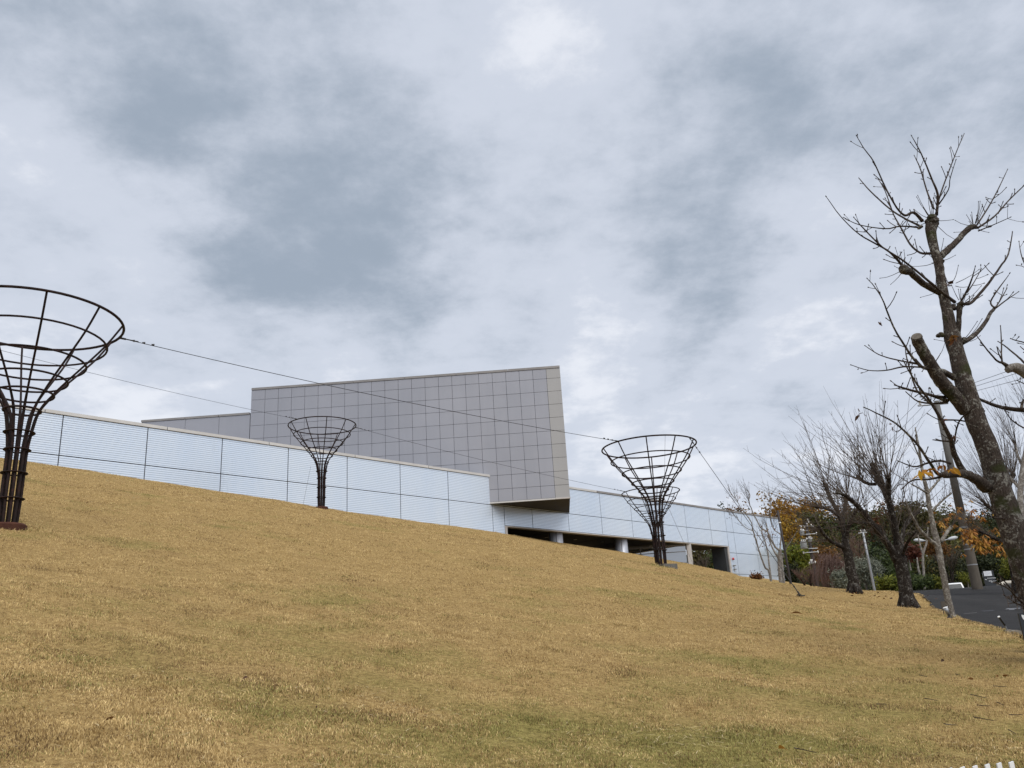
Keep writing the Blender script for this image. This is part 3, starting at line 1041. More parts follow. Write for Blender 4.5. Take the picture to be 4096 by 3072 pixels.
def cable(a, b, label, r=.006, sag=.0, fit=(True, True), group=None, cat="cable"):
    T = thing("cable", a, label, cat, group)
    n = 24
    pts = [a.lerp(b, i / n) + Vector((0, 0, -sag * 4 * (i / n) * (1 - i / n))) for i in range(n + 1)]
    mb = MB(); mb.tube(pts, r, 6); mb.build("wire", M['cable'], T, smooth=True)
    L = (b - a).length
    d = (b - a).normalized()
    for use, p, dd in ((fit[0], a, d), (fit[1], b, -d)):
        if not use:
            continue
        mb = MB(); mb.tube([p, p + dd * .10], .022, 8); mb.tube([p + dd * .10, p + dd * .34], .013, 8); mb.build("turnbuckle", M['iron'], T)
        for k in (.24, .44, .62):
            mb = MB(); c = p + dd * k
            mb.tube([c - dd * .025, c + dd * .025], [.012, .026], 8); mb.build("clamp", M['iron'], T)
    return T
cable(rim(f1, f3), rim(f3, f1), "long steel cable from nearest funnel rim across to the funnel before the arcade", .0075, .12)
g0 = Vector((-17.5, 22.5, gz(-17.5, 22.5) + RIMZ))
cable(g0, rim(f2, g0), "steel cable running from beyond the left edge to the small funnel rim", .0065, .12, (False, True))
cable(rim(f2, f4), rim(f4, f2), "steel cable crossing the grey box from small funnel to farthest funnel", .0075, .12)
anc = ground_hit(3200, 2386)
cable(rim(f3, anc) , anc + Vector((0, 0, .05)), "steel guy cable from funnel rim down to its anchor in the lawn", .008, .0, (True, True))
a4 = ground_hit(2775, 2262, 30, 80)
cable(rim(f4, Vector((a4.x, a4.y - 14, 0))), Vector((a4.x, a4.y, a4.z)), "steel guy cable from farthest funnel rim down past the arcade opening", .008, 0, (False, False))
p2 = at(1243, 1866, 36.0); p2g = at(1212, 2016, 38.5)
cable(p2, Vector((p2g.x, p2g.y, gz(p2g.x, p2g.y))), "thin guy wire dropping from small funnel to the lawn", .005, 0, (False, False))
q3 = f3 + Vector((.3, -1.45, RIMZ))
cable(q3, f3 + Vector((.12, -.35, 1.1)), "thin wire hanging inside the funnel before the arcade", .004, 0, (False, False))
T = thing("ground_anchor", anc, "small iron eye anchor in the lawn at end of guy cable", "anchor")
mb = MB(); mb.tube([anc + Vector((0, 0, -.1)), anc + Vector((-.02, 0, .10))], .02, 8); mb.build("spike", M['iron'], T)
mb = MB(); mb.ring(anc + Vector((-.02, 0, .05)), .05, .014, 16, 6); mb.build("eye", M['iron'], T)
mb = MB(); mb.tube([anc + Vector((-.14, 0, .012)), anc + Vector((.14, .02, .02))], .015, 6); mb.build("crossbar", M['iron'], T)

# ------------------------------------------------------------------ large bare tree at right
def add_twiglets(mb, buds, pts, rr, every=.12, lmin=.05, lmax=.28, prob=.75):
    acc = 0
    for i in range(len(pts) - 1):
        seg = (pts[i + 1] - pts[i])
        acc += seg.length
        if acc > every and rr[i] < .030:
            acc = 0
            ax = seg.normalized()
            o = rdir(.2)
            o = (o - ax * o.dot(ax)).normalized()
            for sgn in (1, -1):
                if random.random() < prob * .62:
                    L = random.uniform(lmin, lmax) * random.uniform(.4, 1)
                    tp = twig(mb, pts[i], ax * .8 + o * sgn * .9, L, min(rr[i] * .65, .0068), 5, 3, .35, 0, .08, .75)
                    bud(buds, tp[-1], (tp[-1] - tp[-2]).normalized(), .0085)
def bud(mb, p, d, r):
    mb.tube([p - d * r * .5, p + d * r * .8, p + d * r * 2.2, p + d * r * 3.6], [r * .4, r, r * .8, r * .15], 5)

def big_tree():
    Z6 = (3296, 500, 1.509); Z5 = (3050, 1500, 1.58)
    Y = 11.0
    tp, tr = px_path(*Z5, Y, [(1890, 1800, 124), (1835, 1660, 112), (1780, 1500, 102), (1724, 1350, 95), (1670, 1200, 88), (1614, 1050, 82), (1556, 900, 75), (1508, 750, 69), (1468, 610, 65), (1420, 450, 63), (1355, 300, 61), (1290, 110, 59)])
    up, ur = px_path(*Z6, Y, [(832, 1500, 52), (800, 1375, 45), (778, 1295, 50), (760, 1215, 38), (738, 1105, 32), (716, 1000, 30), (702, 900, 27), (690, 830, 29), (664, 740, 28), (645, 645, 33), (655, 590, 40), (668, 560, 22)])
    base = tp[0]
    g = gz(base.x, base.y)
    root = Vector((base.x + .12, base.y, g - .25))
    T = thing("bare_tree", Vector((root.x, root.y, g)), "large pruned bare tree with dark lichened trunk nearest the right edge", "tree")
    P, R = spline([root, root + (base - root) * .3] + tp + up, [tr[0] * 1.35, tr[0] * 1.08] + tr + ur, 4, .004)
    mb = MB(); mb.tube(P, R, 18, True, .05)
    # knobs and old pruning scars
    for (z, u, v, r, d) in ((Z6, 705, 1275, 26, -1), (Z6, 580, 615, 18, -1), (Z6, 650, 575, 40, 0), (Z6, 700, 820, 24, 1), (Z6, 835, 1300, 26, 1), (Z6, 780, 1100, 24, 1), (Z5, 1345, 215, 22, 0), (Z5, 1385, 225, 18, 1)):
        c = at(z[0] + u / z[2], z[1] + v / z[2], Y - .02)
        rad = r / z[2] / FPX * Y
        for k in range(5):
            mb.lathe(c + rdir() * rad * .55 + Vector((0, 0, -rad * .5)), [(.15 * rad, 0), (.62 * rad, rad * .25), (.66 * rad, rad * .6), (.3 * rad, rad * .95)], 8)
    mb.build("trunk", M['bark_big'], T, smooth=True)
    # pruned second stem with a pale cut end
    sp, sr = px_path(*Z6, Y, [(860, 1730, 42), (795, 1645, 41), (735, 1580, 41), (690, 1520, 39), (648, 1450, 37), (605, 1380, 35), (570, 1315, 35), (558, 1278, 34)], -.5)
    P, R = spline(sp, sr, 4, .003)
    mb = MB(); mb.tube(P, R, 16, True, .05)
    st = mb.build("pruned_stem", M['bark_big'], T, smooth=True)
    d = (P[-1] - P[-2]).normalized()
    mb = MB(); mb.tube([P[-1] + d * .002, P[-1] + d * .012], [R[-1] * .93, R[-1] * .86], 16); mb.build("cut_end", M['cutwood'], st)
    twm, bum = MB(), MB()
    limbs = [
        (Z6, [(700, 1010, 22), (600, 960, 20), (530, 895, 21), (484, 872, 32), (474, 868, 22)], -.5),
        (Z6, [(480, 860, 9), (440, 810, 8), (380, 755, 6), (290, 705, 5), (200, 650, 4), (95, 545, 3), (15, 435, 2)], -1.2),
        (Z6, [(790, 1070, 11), (700, 1000, 9), (600, 915, 7), (480, 820, 6), (350, 735, 5), (235, 620, 4), (182, 560, 2)], -.8),
        (Z6, [(595, 580, 12), (540, 528, 9), (490, 546, 8), (440, 500, 6), (372, 380, 5), (300, 222, 4), (240, 140, 3), (198, 68, 2)], -.6),
        (Z6, [(580, 610, 7), (480, 560, 6), (390, 500, 5), (280, 400, 4), (212, 322, 2.5)], .8),
        (Z6, [(570, 618, 6), (460, 611, 5), (370, 626, 4), (215, 603, 3), (122, 560, 2)], .4),
        (Z6, [(662, 505, 7), (622, 400, 5), (580, 260, 4), (545, 185, 2)], .6),
        (Z6, [(680, 545, 10), (686, 420, 8), (652, 330, 6), (620, 250, 5), (575, 150, 4), (530, 68, 2)], -.3),
        (Z6, [(682, 510, 7), (702, 420, 5), (750, 290, 4), (800, 160, 3), (845, 55, 2)], .5),
        (Z6, [(692, 480, 5), (750, 392, 3.5), (762, 320, 3), (795, 215, 2)], -.5),
        (Z6, [(700, 795, 24), (760, 742, 20), (820, 682, 18), (868, 628, 19), (905, 612, 17), (922, 620, 8)], .4),
        (Z6, [(925, 600, 6), (990, 500, 4.5), (1050, 390, 3.5), (1108, 268, 2)], .9),
        (Z6, [(930, 620, 7), (1030, 550, 5.5), (1120, 450, 4.5), (1230, 345, 3)], .5),
        (Z6, [(930, 640, 5), (1040, 595, 3), (1122, 558, 2)], -.4),
        (Z6, [(645, 775, 9), (580, 771, 7), (520, 720, 6), (470, 630, 5), (420, 540, 4), (370, 400, 3), (325, 322, 2)], .9),
        (Z6, [(810, 1270, 16), (813, 1160, 15), (822, 1085, 19), (835, 1075, 10)], -.2),
        (Z6, [(840, 1080, 10), (880, 1078, 9.5), (925, 1036, 9), (990, 960, 8), (1060, 860, 6), (1112, 780, 5), (1137, 648, 3)], .7),
        (Z6, [(825, 1070, 8), (868, 990, 6), (890, 935, 5), (912, 858, 2)], -.3),
        (Z6, [(865, 1010, 5), (905, 950, 3), (950, 868, 2)], .3),
        (Z6, [(835, 1312, 17), (900, 1275, 14), (960, 1210, 12.5), (1002, 1140, 11), (1032, 1102, 9)], .8),
        (Z6, [(1030, 1105, 6), (1006, 1065, 5), (1060, 980, 4), (1110, 912, 2)], .3),
        (Z6, [(1035, 1102, 5), (1080, 1030, 3.5), (1105, 984, 2)], .9),
        (Z6, [(1038, 1104, 5), (1110, 1050, 3.5), (1172, 1008, 2)], .1),
        (Z6, [(785, 1525, 20), (720, 1490, 18), (650, 1474, 13), (590, 1460, 9.5), (535, 1405, 7.5), (480, 1320, 6.5), (430, 1240, 5.5), (385, 1135, 5), (352, 1050, 4), (300, 970, 3), (262, 928, 2)], -1.2),
        (Z6, [(600, 1463, 6), (480, 1459, 5), (380, 1480, 4), (270, 1481, 3), (165, 1449, 2)], -.8),
        (Z6, [(575, 1445, 6), (430, 1416, 4.5), (330, 1385, 3.3), (250, 1334, 2)], .5),
        (Z6, [(745, 1665, 13), (650, 1632, 9), (560, 1610, 7), (480, 1590, 5), (428, 1568, 3)], -.7),
        (Z6, [(640, 1680, 6), (560, 1600, 5.5), (520, 1480, 5), (498, 1400, 4), (490, 1345, 2)], .7),
        (Z5, [(1415, 708, 42), (1330, 645, 29), (1245, 622, 26), (1165, 628, 24), (1150, 630, 17)], -.7),
        (Z5, [(1275, 625, 22), (1212, 500, 17), (1190, 410, 14), (1132, 290, 11), (1062, 170, 9), (992, 80, 7), (935, -10, 5), (890, -90, 3)], -1.0),
        (Z5, [(1165, 632, 16), (1105, 622, 11), (1062, 560, 9), (980, 440, 8), (880, 338, 6), (800, 280, 5), (645, 206, 3)], -1.2),
        (Z5, [(1190, 560, 8), (1120, 542, 7), (1030, 560, 6), (960, 580, 5), (860, 545, 3)], .6),
        (Z5, [(1140, 640, 8), (1050, 660, 6), (950, 665, 5), (880, 720, 3)], -.4),
        (Z5, [(1180, 420, 6), (1120, 415, 5), (1080, 410, 3)], .3),
        (Z5, [(1130, 285, 6), (1230, 285, 5), (1290, 295, 5)], .2),
        (Z5, [(1205, 470, 5), (1240, 300, 5), (1330, 210, 4)], -.5),
        (Z5, [(1160, 140, 9), (1080, 130, 7), (960, 100, 6), (840, 65, 4)], -.7),
        (Z5, [(1170, 170, 8), (1080, 180, 6), (980, 165, 5), (910, 110, 3)], .5),
        (Z5, [(1365, 150, 9), (1450, 186, 11), (1540, 210, 13), (1660, 222, 16)], .5),
        (Z5, [(1560, 905, 8), (1500, 905, 6), (1440, 895, 4), (1390, 850, 2)], -.5),
        (Z5, [(1720, 1480, 9), (1600, 1400, 6), (1560, 1340, 5), (1490, 1260, 3)], -1.6),
        (Z5, [(1720, 1490, 9), (1620, 1420, 6.5), (1560, 1355, 5), (1470, 1310, 3)], -2.0),
        (Z5, [(1700, 1470, 7), (1620, 1450, 5), (1570, 1420, 4), (1522, 1388, 3)], -2.2),
    ]
    for z, pts, dy in limbs:
        p_, r_ = px_path(*z, Y, pts, dy)
        P, R = spline(p_, r_, 4, r_[len(r_) // 2] * .12)
        thick = pts[0][2] > 12
        mb = MB(); mb.tube(P, R, 12 if thick else 8, True, .05 if thick else 0)
        mb.build("limb" if thick else "branch", M['bark_big'] if thick else M['bark_twig'], T, smooth=True)
        if not thick or pts[-1][2] < 6:
            add_twiglets(twm, bum, P, R)
            bud(bum, P[-1], (P[-1] - P[-2]).normalized(), max(R[-1] * 1.3, .008))
    # short epicormic shoots round the knobs
    for (z, u, v, k) in ((Z6, 650, 570, 16), (Z6, 905, 612, 12), (Z6, 480, 872, 9), (Z6, 690, 820, 10), (Z6, 825, 1080, 12), (Z6, 835, 1305, 10), (Z6, 770, 960, 5), (Z5, 1150, 630, 5), (Z6, 640, 1470, 8)):
        c = at(z[0] + u / z[2], z[1] + v / z[2], Y)
        for i in range(k):
            d = rdir(.5)
            tp_ = twig(twm, c + d * .06, d, random.uniform(.06, .38), .005, 5, 3, .5, 0, .1, .6)
            bud(bum, tp_[-1], (tp_[-1] - tp_[-2]).normalized(), .006)
    tag(twm.build("twigs", M['bark_twig'], T), kind="stuff")
    tag(bum.build("buds", M['bud'], T), kind="stuff")
    # last leaves
    for (z, u, v, col, s, n) in ((Z5, 1005, 615, 'leaf_yellow', .11, 5), (Z5, 1180, 580, 'leaf_yellow', .12, 4), (Z5, 1070, 600, 'leaf_orange', .10, 4), (Z5, 1135, 575, 'leaf_orange', .08, 4),
                                 (Z6, 765, 960, 'leaf_dead', .09, 6), (Z6, 335, 1195, 'leaf_dead', .07, 2), (Z5, 625, 250, 'leaf_dead', .10, 3), (Z5, 815, 315, 'leaf_dead', .08, 2), (Z5, 1150, 270, 'leaf_red', .07, 2), (Z5, 1212, 385, 'leaf_dead', .07, 4), (Z6, 785, 1280, 'leaf_rust', .10, 7)):
        c = at(z[0] + u / z[2], z[1] + v / z[2], Y - .6)
        for i in range(n):
            leaf(c + rdir() * s * .35, s * random.uniform(.7, 1.1), M[col], T)
    return T

def leaf(p, s, mat, parent, d=None):
    """one pointed leaf blade, folded along its midrib and drooping"""
    d = d or (rdir(-.3) * Vector((1, .5, .7))).normalized()
    sd_ = d.cross(rdir()).normalized()
    nn = d.cross(sd_)
    mb = MB()
    prof = [(0, .04), (.2, .15), (.45, .24), (.7, .19), (.9, .07), (1, .004)]
    for t, w in prof:
        c = p + d * (t * s) - Vector((0, 0, .25 * s * t * t))
        mb.v += [tuple(c - sd_ * w * s + nn * w * s * .45), tuple(c), tuple(c + sd_ * w * s + nn * w * s * .45)]
    for i in range(len(prof) - 1):
        a = i * 3
        mb.f += [(a, a + 1, a + 4, a + 3), (a + 1, a + 2, a + 5, a + 4)]
    return mb.build("leaf", mat, parent, smooth=True)
big_tree()

# ------------------------------------------------------------------ other bare trees
def pollard(name, label, Y, trunk, limbs, fans, twig_mat, bark_m, z=(3050, 1500, 1.58), n_side=4, tw_r=.0075, group=None, lift=.35):
    tp, tr = px_path(*z, Y, trunk)
    g = gz(tp[0].x, tp[0].y)
    tp[0] = Vector((tp[0].x, tp[0].y, min(tp[0].z, g) - .15))
    T = thing(name, Vector((tp[0].x, tp[0].y, g)), label, "tree", group)
    P, R = spline(tp, tr, 4, tr[1] * .06)
    mb = MB(); mb.tube(P, R, 14, True, .07)
    # root flare
    for k in range(7):
        a = k / 7 * 6.28 + random.uniform(-.3, .3)
        o = Vector((math.cos(a), math.sin(a), 0))
        mb.tube([P[0] + o * R[0] * .3 + Vector((0, 0, R[0] * 2.6)), P[0] + o * R[0] * .95 + Vector((0, 0, R[0] * .9)), P[0] + o * R[0] * 1.5], [R[0] * .30, R[0] * .34, R[0] * .2], 7)
    mb.build("trunk", bark_m, T, smooth=True)
    tw = MB()
    ends = []
    for pts, dy in limbs:
        p_, r_ = px_path(*z, Y, pts, dy)
        P, R = spline(p_, r_, 4, r_[0] * .10)
        mb = MB(); mb.tube(P, R, 9, True, .08)
        for k in range(3):                                      # knuckle where shoots are cut back every year
            mb.lathe(P[-1] + rdir() * R[-1] * .5 + Vector((0, 0, -R[-1])), [(R[-1] * .3, 0), (R[-1] * 1.1, R[-1] * .7), (R[-1] * 1.0, R[-1] * 1.4), (R[-1] * .3, R[-1] * 2)], 7)
        mb.build("limb", bark_m, T, smooth=True)
        ends.append((P, R))
    for li, n, spread, L0, L1, (dx, dz) in fans:
        P, R = ends[li]
        for i in range(n):
            t = 1 - random.random() ** 1.6 * .85
            k = min(int(t * (len(P) - 1)), len(P) - 1)
            d = Vector((dx, 0, dz)) + rdir(.2) * spread
            twig(tw, P[k] + rdir() * R[k] * .7, d, random.uniform(L0, L1) * (.55 + .45 * t), tw_r * random.uniform(.7, 1.25), 4, 5, lift, n_side if random.random() < .8 else 1, .09)
    tag(tw.build("twigs", twig_mat, T), kind="stuff")
    return T

T1 = pollard("bare_tree", "bare pollarded tree with black lower trunk, on the lawn edge beside the road", 26.0,
    [(925, 1475, 50), (915, 1430, 44), (902, 1340, 39), (885, 1250, 37), (872, 1185, 40), (862, 1140, 36), (850, 1080, 28)],
    [([(850, 1175, 24), (780, 1050, 20), (700, 950, 18), (620, 850, 16), (545, 775, 12), (475, 745, 9)], -1.0),
     ([(862, 1150, 22), (840, 1000, 20), (815, 860, 20), (775, 740, 18), (728, 655, 15), (700, 575, 17)], .4),
     ([(868, 1100, 17), (832, 920, 16), (803, 790, 14), (800, 700, 12), (797, 645, 14)], -.7),
     ([(875, 1110, 15), (892, 980, 12), (930, 905, 10), (985, 865, 9)], .8),
     ([(715, 690, 11), (650, 682, 9), (605, 645, 9)], .9),
     ([(790, 1060, 12), (740, 960, 10), (660, 940, 9), (580, 930, 7)], 1.2),
     ([(880, 1160, 10), (915, 1060, 9), (960, 1000, 6)], -1.2)],
    [(0, 50, .8, 1.2, 3.1, (-.75, .6)), (1, 58, .75, 1.6, 3.5, (-.25, 1.0)), (2, 44, .75, 1.5, 3.4, (.1, 1.0)), (3, 26, .75, .8, 2.0, (.45, .8)), (4, 28, .75, 1.4, 3.2, (-.6, .9)), (5, 20, .8, .9, 2.2, (-.9, .3)), (6, 12, .8, .5, 1.5, (.6, .6))],
    M['twig_far'], M['bark_dark'], tw_r=.0115)
T2 = pollard("bare_tree", "bare pollarded tree with mottled trunk, on the lawn crest near the tiled wall end", 32.0,
    [(582, 1362, 38), (575, 1310, 32), (560, 1240, 29), (542, 1140, 27), (527, 1085, 25), (520, 1040, 20)],
    [([(522, 1090, 15), (450, 1062, 12), (400, 1022, 10), (358, 962, 9)], -.8),
     ([(525, 1070, 16), (510, 980, 15), (480, 870, 13), (430, 780, 11), (396, 690, 11)], .5),
     ([(525, 1065, 13), (545, 960, 12), (575, 890, 10), (600, 850, 9)], -.8),
     ([(510, 985, 11), (515, 880, 10), (530, 800, 9)], 1.0),
     ([(490, 900, 9), (420, 850, 8), (345, 835, 9)], .6)],
    [(0, 34, .75, 1.1, 2.7, (-.8, .45)), (1, 42, .75, 1.5, 3.5, (-.55, 1.0)), (2, 26, .7, 1.0, 2.2, (.35, .9)), (3, 30, .7, 1.2, 2.8, (-.15, 1.0)), (4, 32, .7, 1.5, 3.3, (-.95, .7))],
    M['twig_far'], M['bark_dark'], tw_r=.0115)
T3 = pollard("bare_tree", "slim bare tree with pale fissured bark, leaning at the road edge", 22.0,
    [(1197, 1530, 25), (1185, 1470, 20), (1168, 1390, 19), (1140, 1250, 18), (1120, 1130, 18), (1102, 1060, 20), (1080, 960, 16), (1060, 860, 14), (1040, 740, 13), (1020, 650, 10), (1000, 540, 8), (985, 440, 6), (965, 330, 3)],
    [([(1112, 1085, 14), (1045, 1030, 11), (982, 960, 9), (942, 880, 6), (905, 800, 4)], -.5),
     ([(1128, 1055, 12), (1165, 995, 10), (1190, 962, 9)], .5),
     ([(1045, 745, 10), (1090, 692, 7), (1132, 640, 4)], .4),
     ([(1045, 750, 8), (1000, 722, 5), (942, 690, 3)], -.5),
     ([(1068, 865, 8), (1130, 800, 6), (1192, 748, 5)], .3),
     ([(1000, 545, 5), (970, 470, 4), (930, 380, 3)], -.3)],
    [(0, 22, .6, .4, 1.2, (-.3, .8)), (1, 10, .6, .3, .9, (.4, .7)), (2, 14, .5, .4, 1.0, (.4, .8)), (3, 12, .5, .4, 1.0, (-.5, .7)), (4, 12, .5, .4, .9, (.3, .8)), (5, 10, .5, .4, 1.0, (-.3, .9))],
    M['twig_far'], M['bark_pale'], tw_r=.006, n_side=3)
# tree on the far verge that keeps orange leaves, partly behind the large trunk
ZP = (0, 0, 1.0)
T4 = pollard("bare_tree", "bare tree with orange leaves on low shoots, behind the large leaning trunk", 36.0,
    [(4066, 2326, 18), (4060, 2300, 15), (4046, 2230, 13), (4030, 2150, 13), (4012, 2080, 12), (4005, 2040, 9)],
    [([(4034, 2180, 8), (3992, 2160, 8), (3952, 2140, 6), (3918, 2125, 5)], -.6),
     ([(4020, 2100, 8), (3980, 2050, 7), (3945, 2020, 6)], .5),
     ([(4012, 2075, 8), (4030, 1980, 7), (4052, 1900, 7)], -.4),
     ([(4010, 2070, 7), (3985, 1990, 6), (3965, 1930, 6)], .8),
     ([(4040, 2200, 7), (4090, 2120, 7), (4130, 2040, 6)], .8)],
    [(0, 46, .45, 1.0, 2.6, (-.9, .45)), (1, 50, .45, 1.2, 3.0, (-.75, .75)), (2, 60, .40, 1.5, 3.6, (.15, 1.0)), (3, 50, .40, 1.5, 3.4, (-.35, 1.0)), (4, 50, .4, 1.5, 3.4, (.3, 1.0))],
    M['twig_far'], M['bark_dark'], z=ZP, tw_r=.011)
ob = MB()
random.seed(21)
def palmate(p, s, mat, parent):
    """five drooping leaflets from one stalk"""
    mb = MB()
    ph = random.uniform(0, 6.28)
    tilt = rdir() * .4
    for k in range(5):
        a = ph + k * 2 * math.pi / 6.2
        d = (Vector((math.cos(a), math.sin(a), -.75)) + tilt).normalized()
        sd_ = d.cross(Vector((0, 0, 1))).normalized()
        l = s * random.uniform(.75, 1.1)
        for t, w in ((0, .02), (.35, .10), (.7, .17), (1, .01)):
            c = p + d * (l * t) + Vector((0, 0, -.18 * l * t * t))
            mb.v += [tuple(c - sd_ * w * l), tuple(c + sd_ * w * l)]
        b = len(mb.v) - 8
        mb.f += [(b, b + 1, b + 3, b + 2), (b + 2, b + 3, b + 5, b + 4), (b + 4, b + 5, b + 7, b + 6)]
    return mb.build("leaf", mat, parent)
for (cx, cy, rx, ry, n, lo) in ((3890, 2150, 60, 45, 30, 0), (3960, 2165, 70, 45, 34, 0), (3870, 2120, 70, 30, 16, 1), (3770, 2085, 50, 30, 16, 1), (3830, 2060, 60, 35, 10, 1), (3900, 2065, 60, 40, 12, 1), (4020, 2195, 45, 30, 12, 0), (3930, 2050, 40, 25, 6, 1), (3820, 2020, 40, 30, 5, 1), (3785, 2110, 30, 20, 7, 1)):
    for i in range(n):
        p = at(random.gauss(cx, rx * .5), random.gauss(cy, ry * .5), 36 + random.uniform(-1.6, 1.2))
        palmate(p, random.uniform(.20, .34) if not lo else random.uniform(.13, .24), M['leaf_orange'] if random.random() < .75 or lo else M['leaf_ochre'], T4)

# tree just outside the right edge: only its pruned limb and shoots reach into view
def edge_tree():
    Y = 10.0
    z = (3700, 1250, 3.016)
    tp, tr = px_path(0, 0, 1, Y, [(4480, 2650, 70), (4440, 2400, 62), (4400, 2100, 56), (4360, 1850, 52), (4310, 1680, 48), (4260, 1570, 40)])
    g = gz(tp[0].x, tp[0].y)
    tp[0].z = g - .2
    T = thing("bare_tree", Vector((tp[0].x, tp[0].y, g)), "pruned tree beyond the right edge, its cut grey limb end reaching into view", "tree")
    P, R = spline(tp, tr, 4, .004); mb = MB(); mb.tube(P, R, 14, True, .05); mb.build("trunk", M['bark_grey'], T, smooth=True)
    p_, r_ = px_path(*z, Y, [(1690, 965, 100), (1500, 880, 95), (1350, 800, 88), (1220, 720, 78), (1110, 670, 66), (1045, 668, 52), (1005, 690, 46), (985, 700, 30)])
    P, R = spline(p_, r_, 4, .002); mb = MB(); mb.tube(P, R, 14, True, .06); mb.build("limb", M['bark_grey'], T, smooth=True)
    tw, bu = MB(), MB()
    for pts, dy in (([(985, 640, 26), (930, 605, 17), (880, 590, 12), (800, 510, 10), (710, 400, 8), (625, 282, 5)], -.4),
                    ([(930, 590, 12), (922, 500, 9), (922, 350, 8), (911, 168, 5)], .3),
                    ([(922, 560, 9), (890, 500, 7), (870, 424, 5)], -.2),
                    ([(1210, 620, 14), (1130, 540, 11), (1020, 450, 9), (960, 400, 8), (886, 352, 5)], .5),
                    ([(1290, 400, 9), (1190, 360, 8), (1090, 335, 7), (1035, 315, 4)], -.3),
                    ([(1300, 480, 8), (1200, 450, 7), (1155, 415, 4)], .2),
                    ([(1300, 900, 8), (1200, 860, 7), (1116, 822, 5)], .2),
                    ([(1320, 1240, 26), (1200, 1175, 22), (1100, 1165, 18), (960, 1140, 15)], .4),
                    ([(1165, 1170, 20), (1175, 1090, 16), (1210, 1050, 14), (1290, 1000, 12)], .2),
                    ([(1300, -300, 9), (1210, -560, 7), (1160, -700, 6), (1135, -850, 3)], .2),
                    ([(1225, -520, 5), (1180, -555, 4), (1110, -570, 3)], .2),
                    ([(1300, 1440, 10), (1150, 1370, 9), (1040, 1290, 7), (970, 1195, 5)], -.2)):
        p_, r_ = px_path(*z, Y, pts, dy)
        P, R = spline(p_, r_, 4, r_[0] * .08)
        mb = MB(); mb.tube(P, R, 8, True); mb.build("branch", M['bark_twig'], T, smooth=True)
        add_twiglets(tw, bu, P, R, .1, .03, .16, .5)
        bud(bu, P[-1], (P[-1] - P[-2]).normalized(), .008)
    # join the upper shoots to the stem outside the frame
    for a in ((1290, 400), (1300, 480), (1300, 900), (1320, 1240), (1300, -300), (1300, 1440)):
        e = at(z[0] + a[0] / z[2], z[1] + a[1] / z[2], Y)
        s_ = at(4310, 1650 if a[1] < 1000 else 1800, Y)
        mb = MB(); mb.tube([e, s_], [.012, .022], 7); mb.build("branch", M['bark_twig'], T)
    tag(tw.build("twigs", M['bark_twig'], T), kind="stuff")
    tag(bu.build("buds", M['bud'], T), kind="stuff")
edge_tree()
T5 = pollard("bare_tree", "slender grey tree with lichen at right edge, behind the large trunk", 17.0,
    [(4120, 2430, 17), (4100, 2250, 14), (4084, 2080, 12), (4082, 1960, 11), (4094, 1860, 10), (4112, 1760, 9)],
    [([(4085, 1960, 7), (4060, 1930, 6), (4030, 1900, 6), (4028, 1880, 5)], .3), ([(4112, 1765, 7), (4120, 1680, 5), (4118, 1620, 4)], -.3), ([(4094, 1870, 6), (4070, 1820, 5), (4060, 1770, 4)], .4)],
    [(0, 26, .35, .8, 1.6, (-.1, 1.0)), (1, 20, .35, .6, 1.2, (-.2, 1.0)), (2, 26, .35, .8, 1.5, (-.15, 1.0))],
    M['twig_far'], M['bark_grey'], z=ZP, tw_r=.005)
# small multi-stemmed trees by the wall end
Zb = (2700, 1950, 3.687)
def slim_stems(label, Y, stems, fans, leaves):
    first = px_path(*Zb, Y, stems[0][0])[0][0]
    T = thing("bare_tree", Vector((first.x, first.y, gz(first.x, first.y))), label, "tree", None)
    tw = MB()
    ends = []
    for pts, dy in stems:
        p_, r_ = px_path(*Zb, Y, pts, dy)
        if pts[0][1] > 1250:
            p_[0].z = min(p_[0].z, gz(p_[0].x, p_[0].y)) - .2
        P, R = spline(p_, r_, 4, r_[0] * .12)
        mb = MB(); mb.tube(P, R, 8, True, .06); mb.build("stem", M['bark_grey'], T, smooth=True)
        ends.append((P, R))
    for li, n, L0, L1, d in fans:
        P, R = ends[li]
        for i in range(n):
            k = int((1 - random.random() ** 1.5 * .7) * (len(P) - 1))
            twig(tw, P[k], Vector((d[0], 0, d[1])) + rdir() * .55, random.uniform(L0, L1), .011, 4, 5, .4, 6, .14)
    tag(tw.build("twigs", M['twig_far'], T), kind="stuff")
    for (u, v, s, n) in leaves:
        for i in range(n):
            c = at(Zb[0] + (u + random.gauss(0, s)) / Zb[2], Zb[1] + (v + random.gauss(0, s)) / Zb[2], Y + random.uniform(-.6, .6))
            leaf(c, random.uniform(.09, .16), M['leaf_rust'], T)
slim_stems("slim two-stemmed bare tree with few brown leaves before the tiled wall", 62.0,
    [([(1412, 1370, 17), (1390, 1250, 15), (1330, 1180, 13), (1280, 1050, 12), (1230, 900, 11), (1190, 760, 10), (1150, 630, 9), (1120, 500, 7), (1050, 400, 6), (960, 280, 5), (915, 200, 4), (860, 130, 3), (790, 30, 2)], -1),
     ([(1405, 1260, 14), (1385, 1120, 12), (1370, 950, 10), (1330, 800, 9), (1290, 700, 8), (1275, 625, 10)], .8),
     ([(1150, 640, 6), (1040, 590, 5), (960, 510, 4), (900, 430, 3), (790, 400, 2)], -.8),
     ([(1245, 885, 6), (1280, 820, 5), (1320, 760, 4)], .5)],
    [(0, 22, .7, 1.6, (-.4, .9)), (1, 10, .6, 1.3, (-.1, 1.0)), (2, 14, .6, 1.2, (-.5, .7)), (3, 4, .4, .8, (.4, .8))],
    [(880, 130, 50, 18), (1250, 720, 45, 10), (820, 420, 30, 5)])
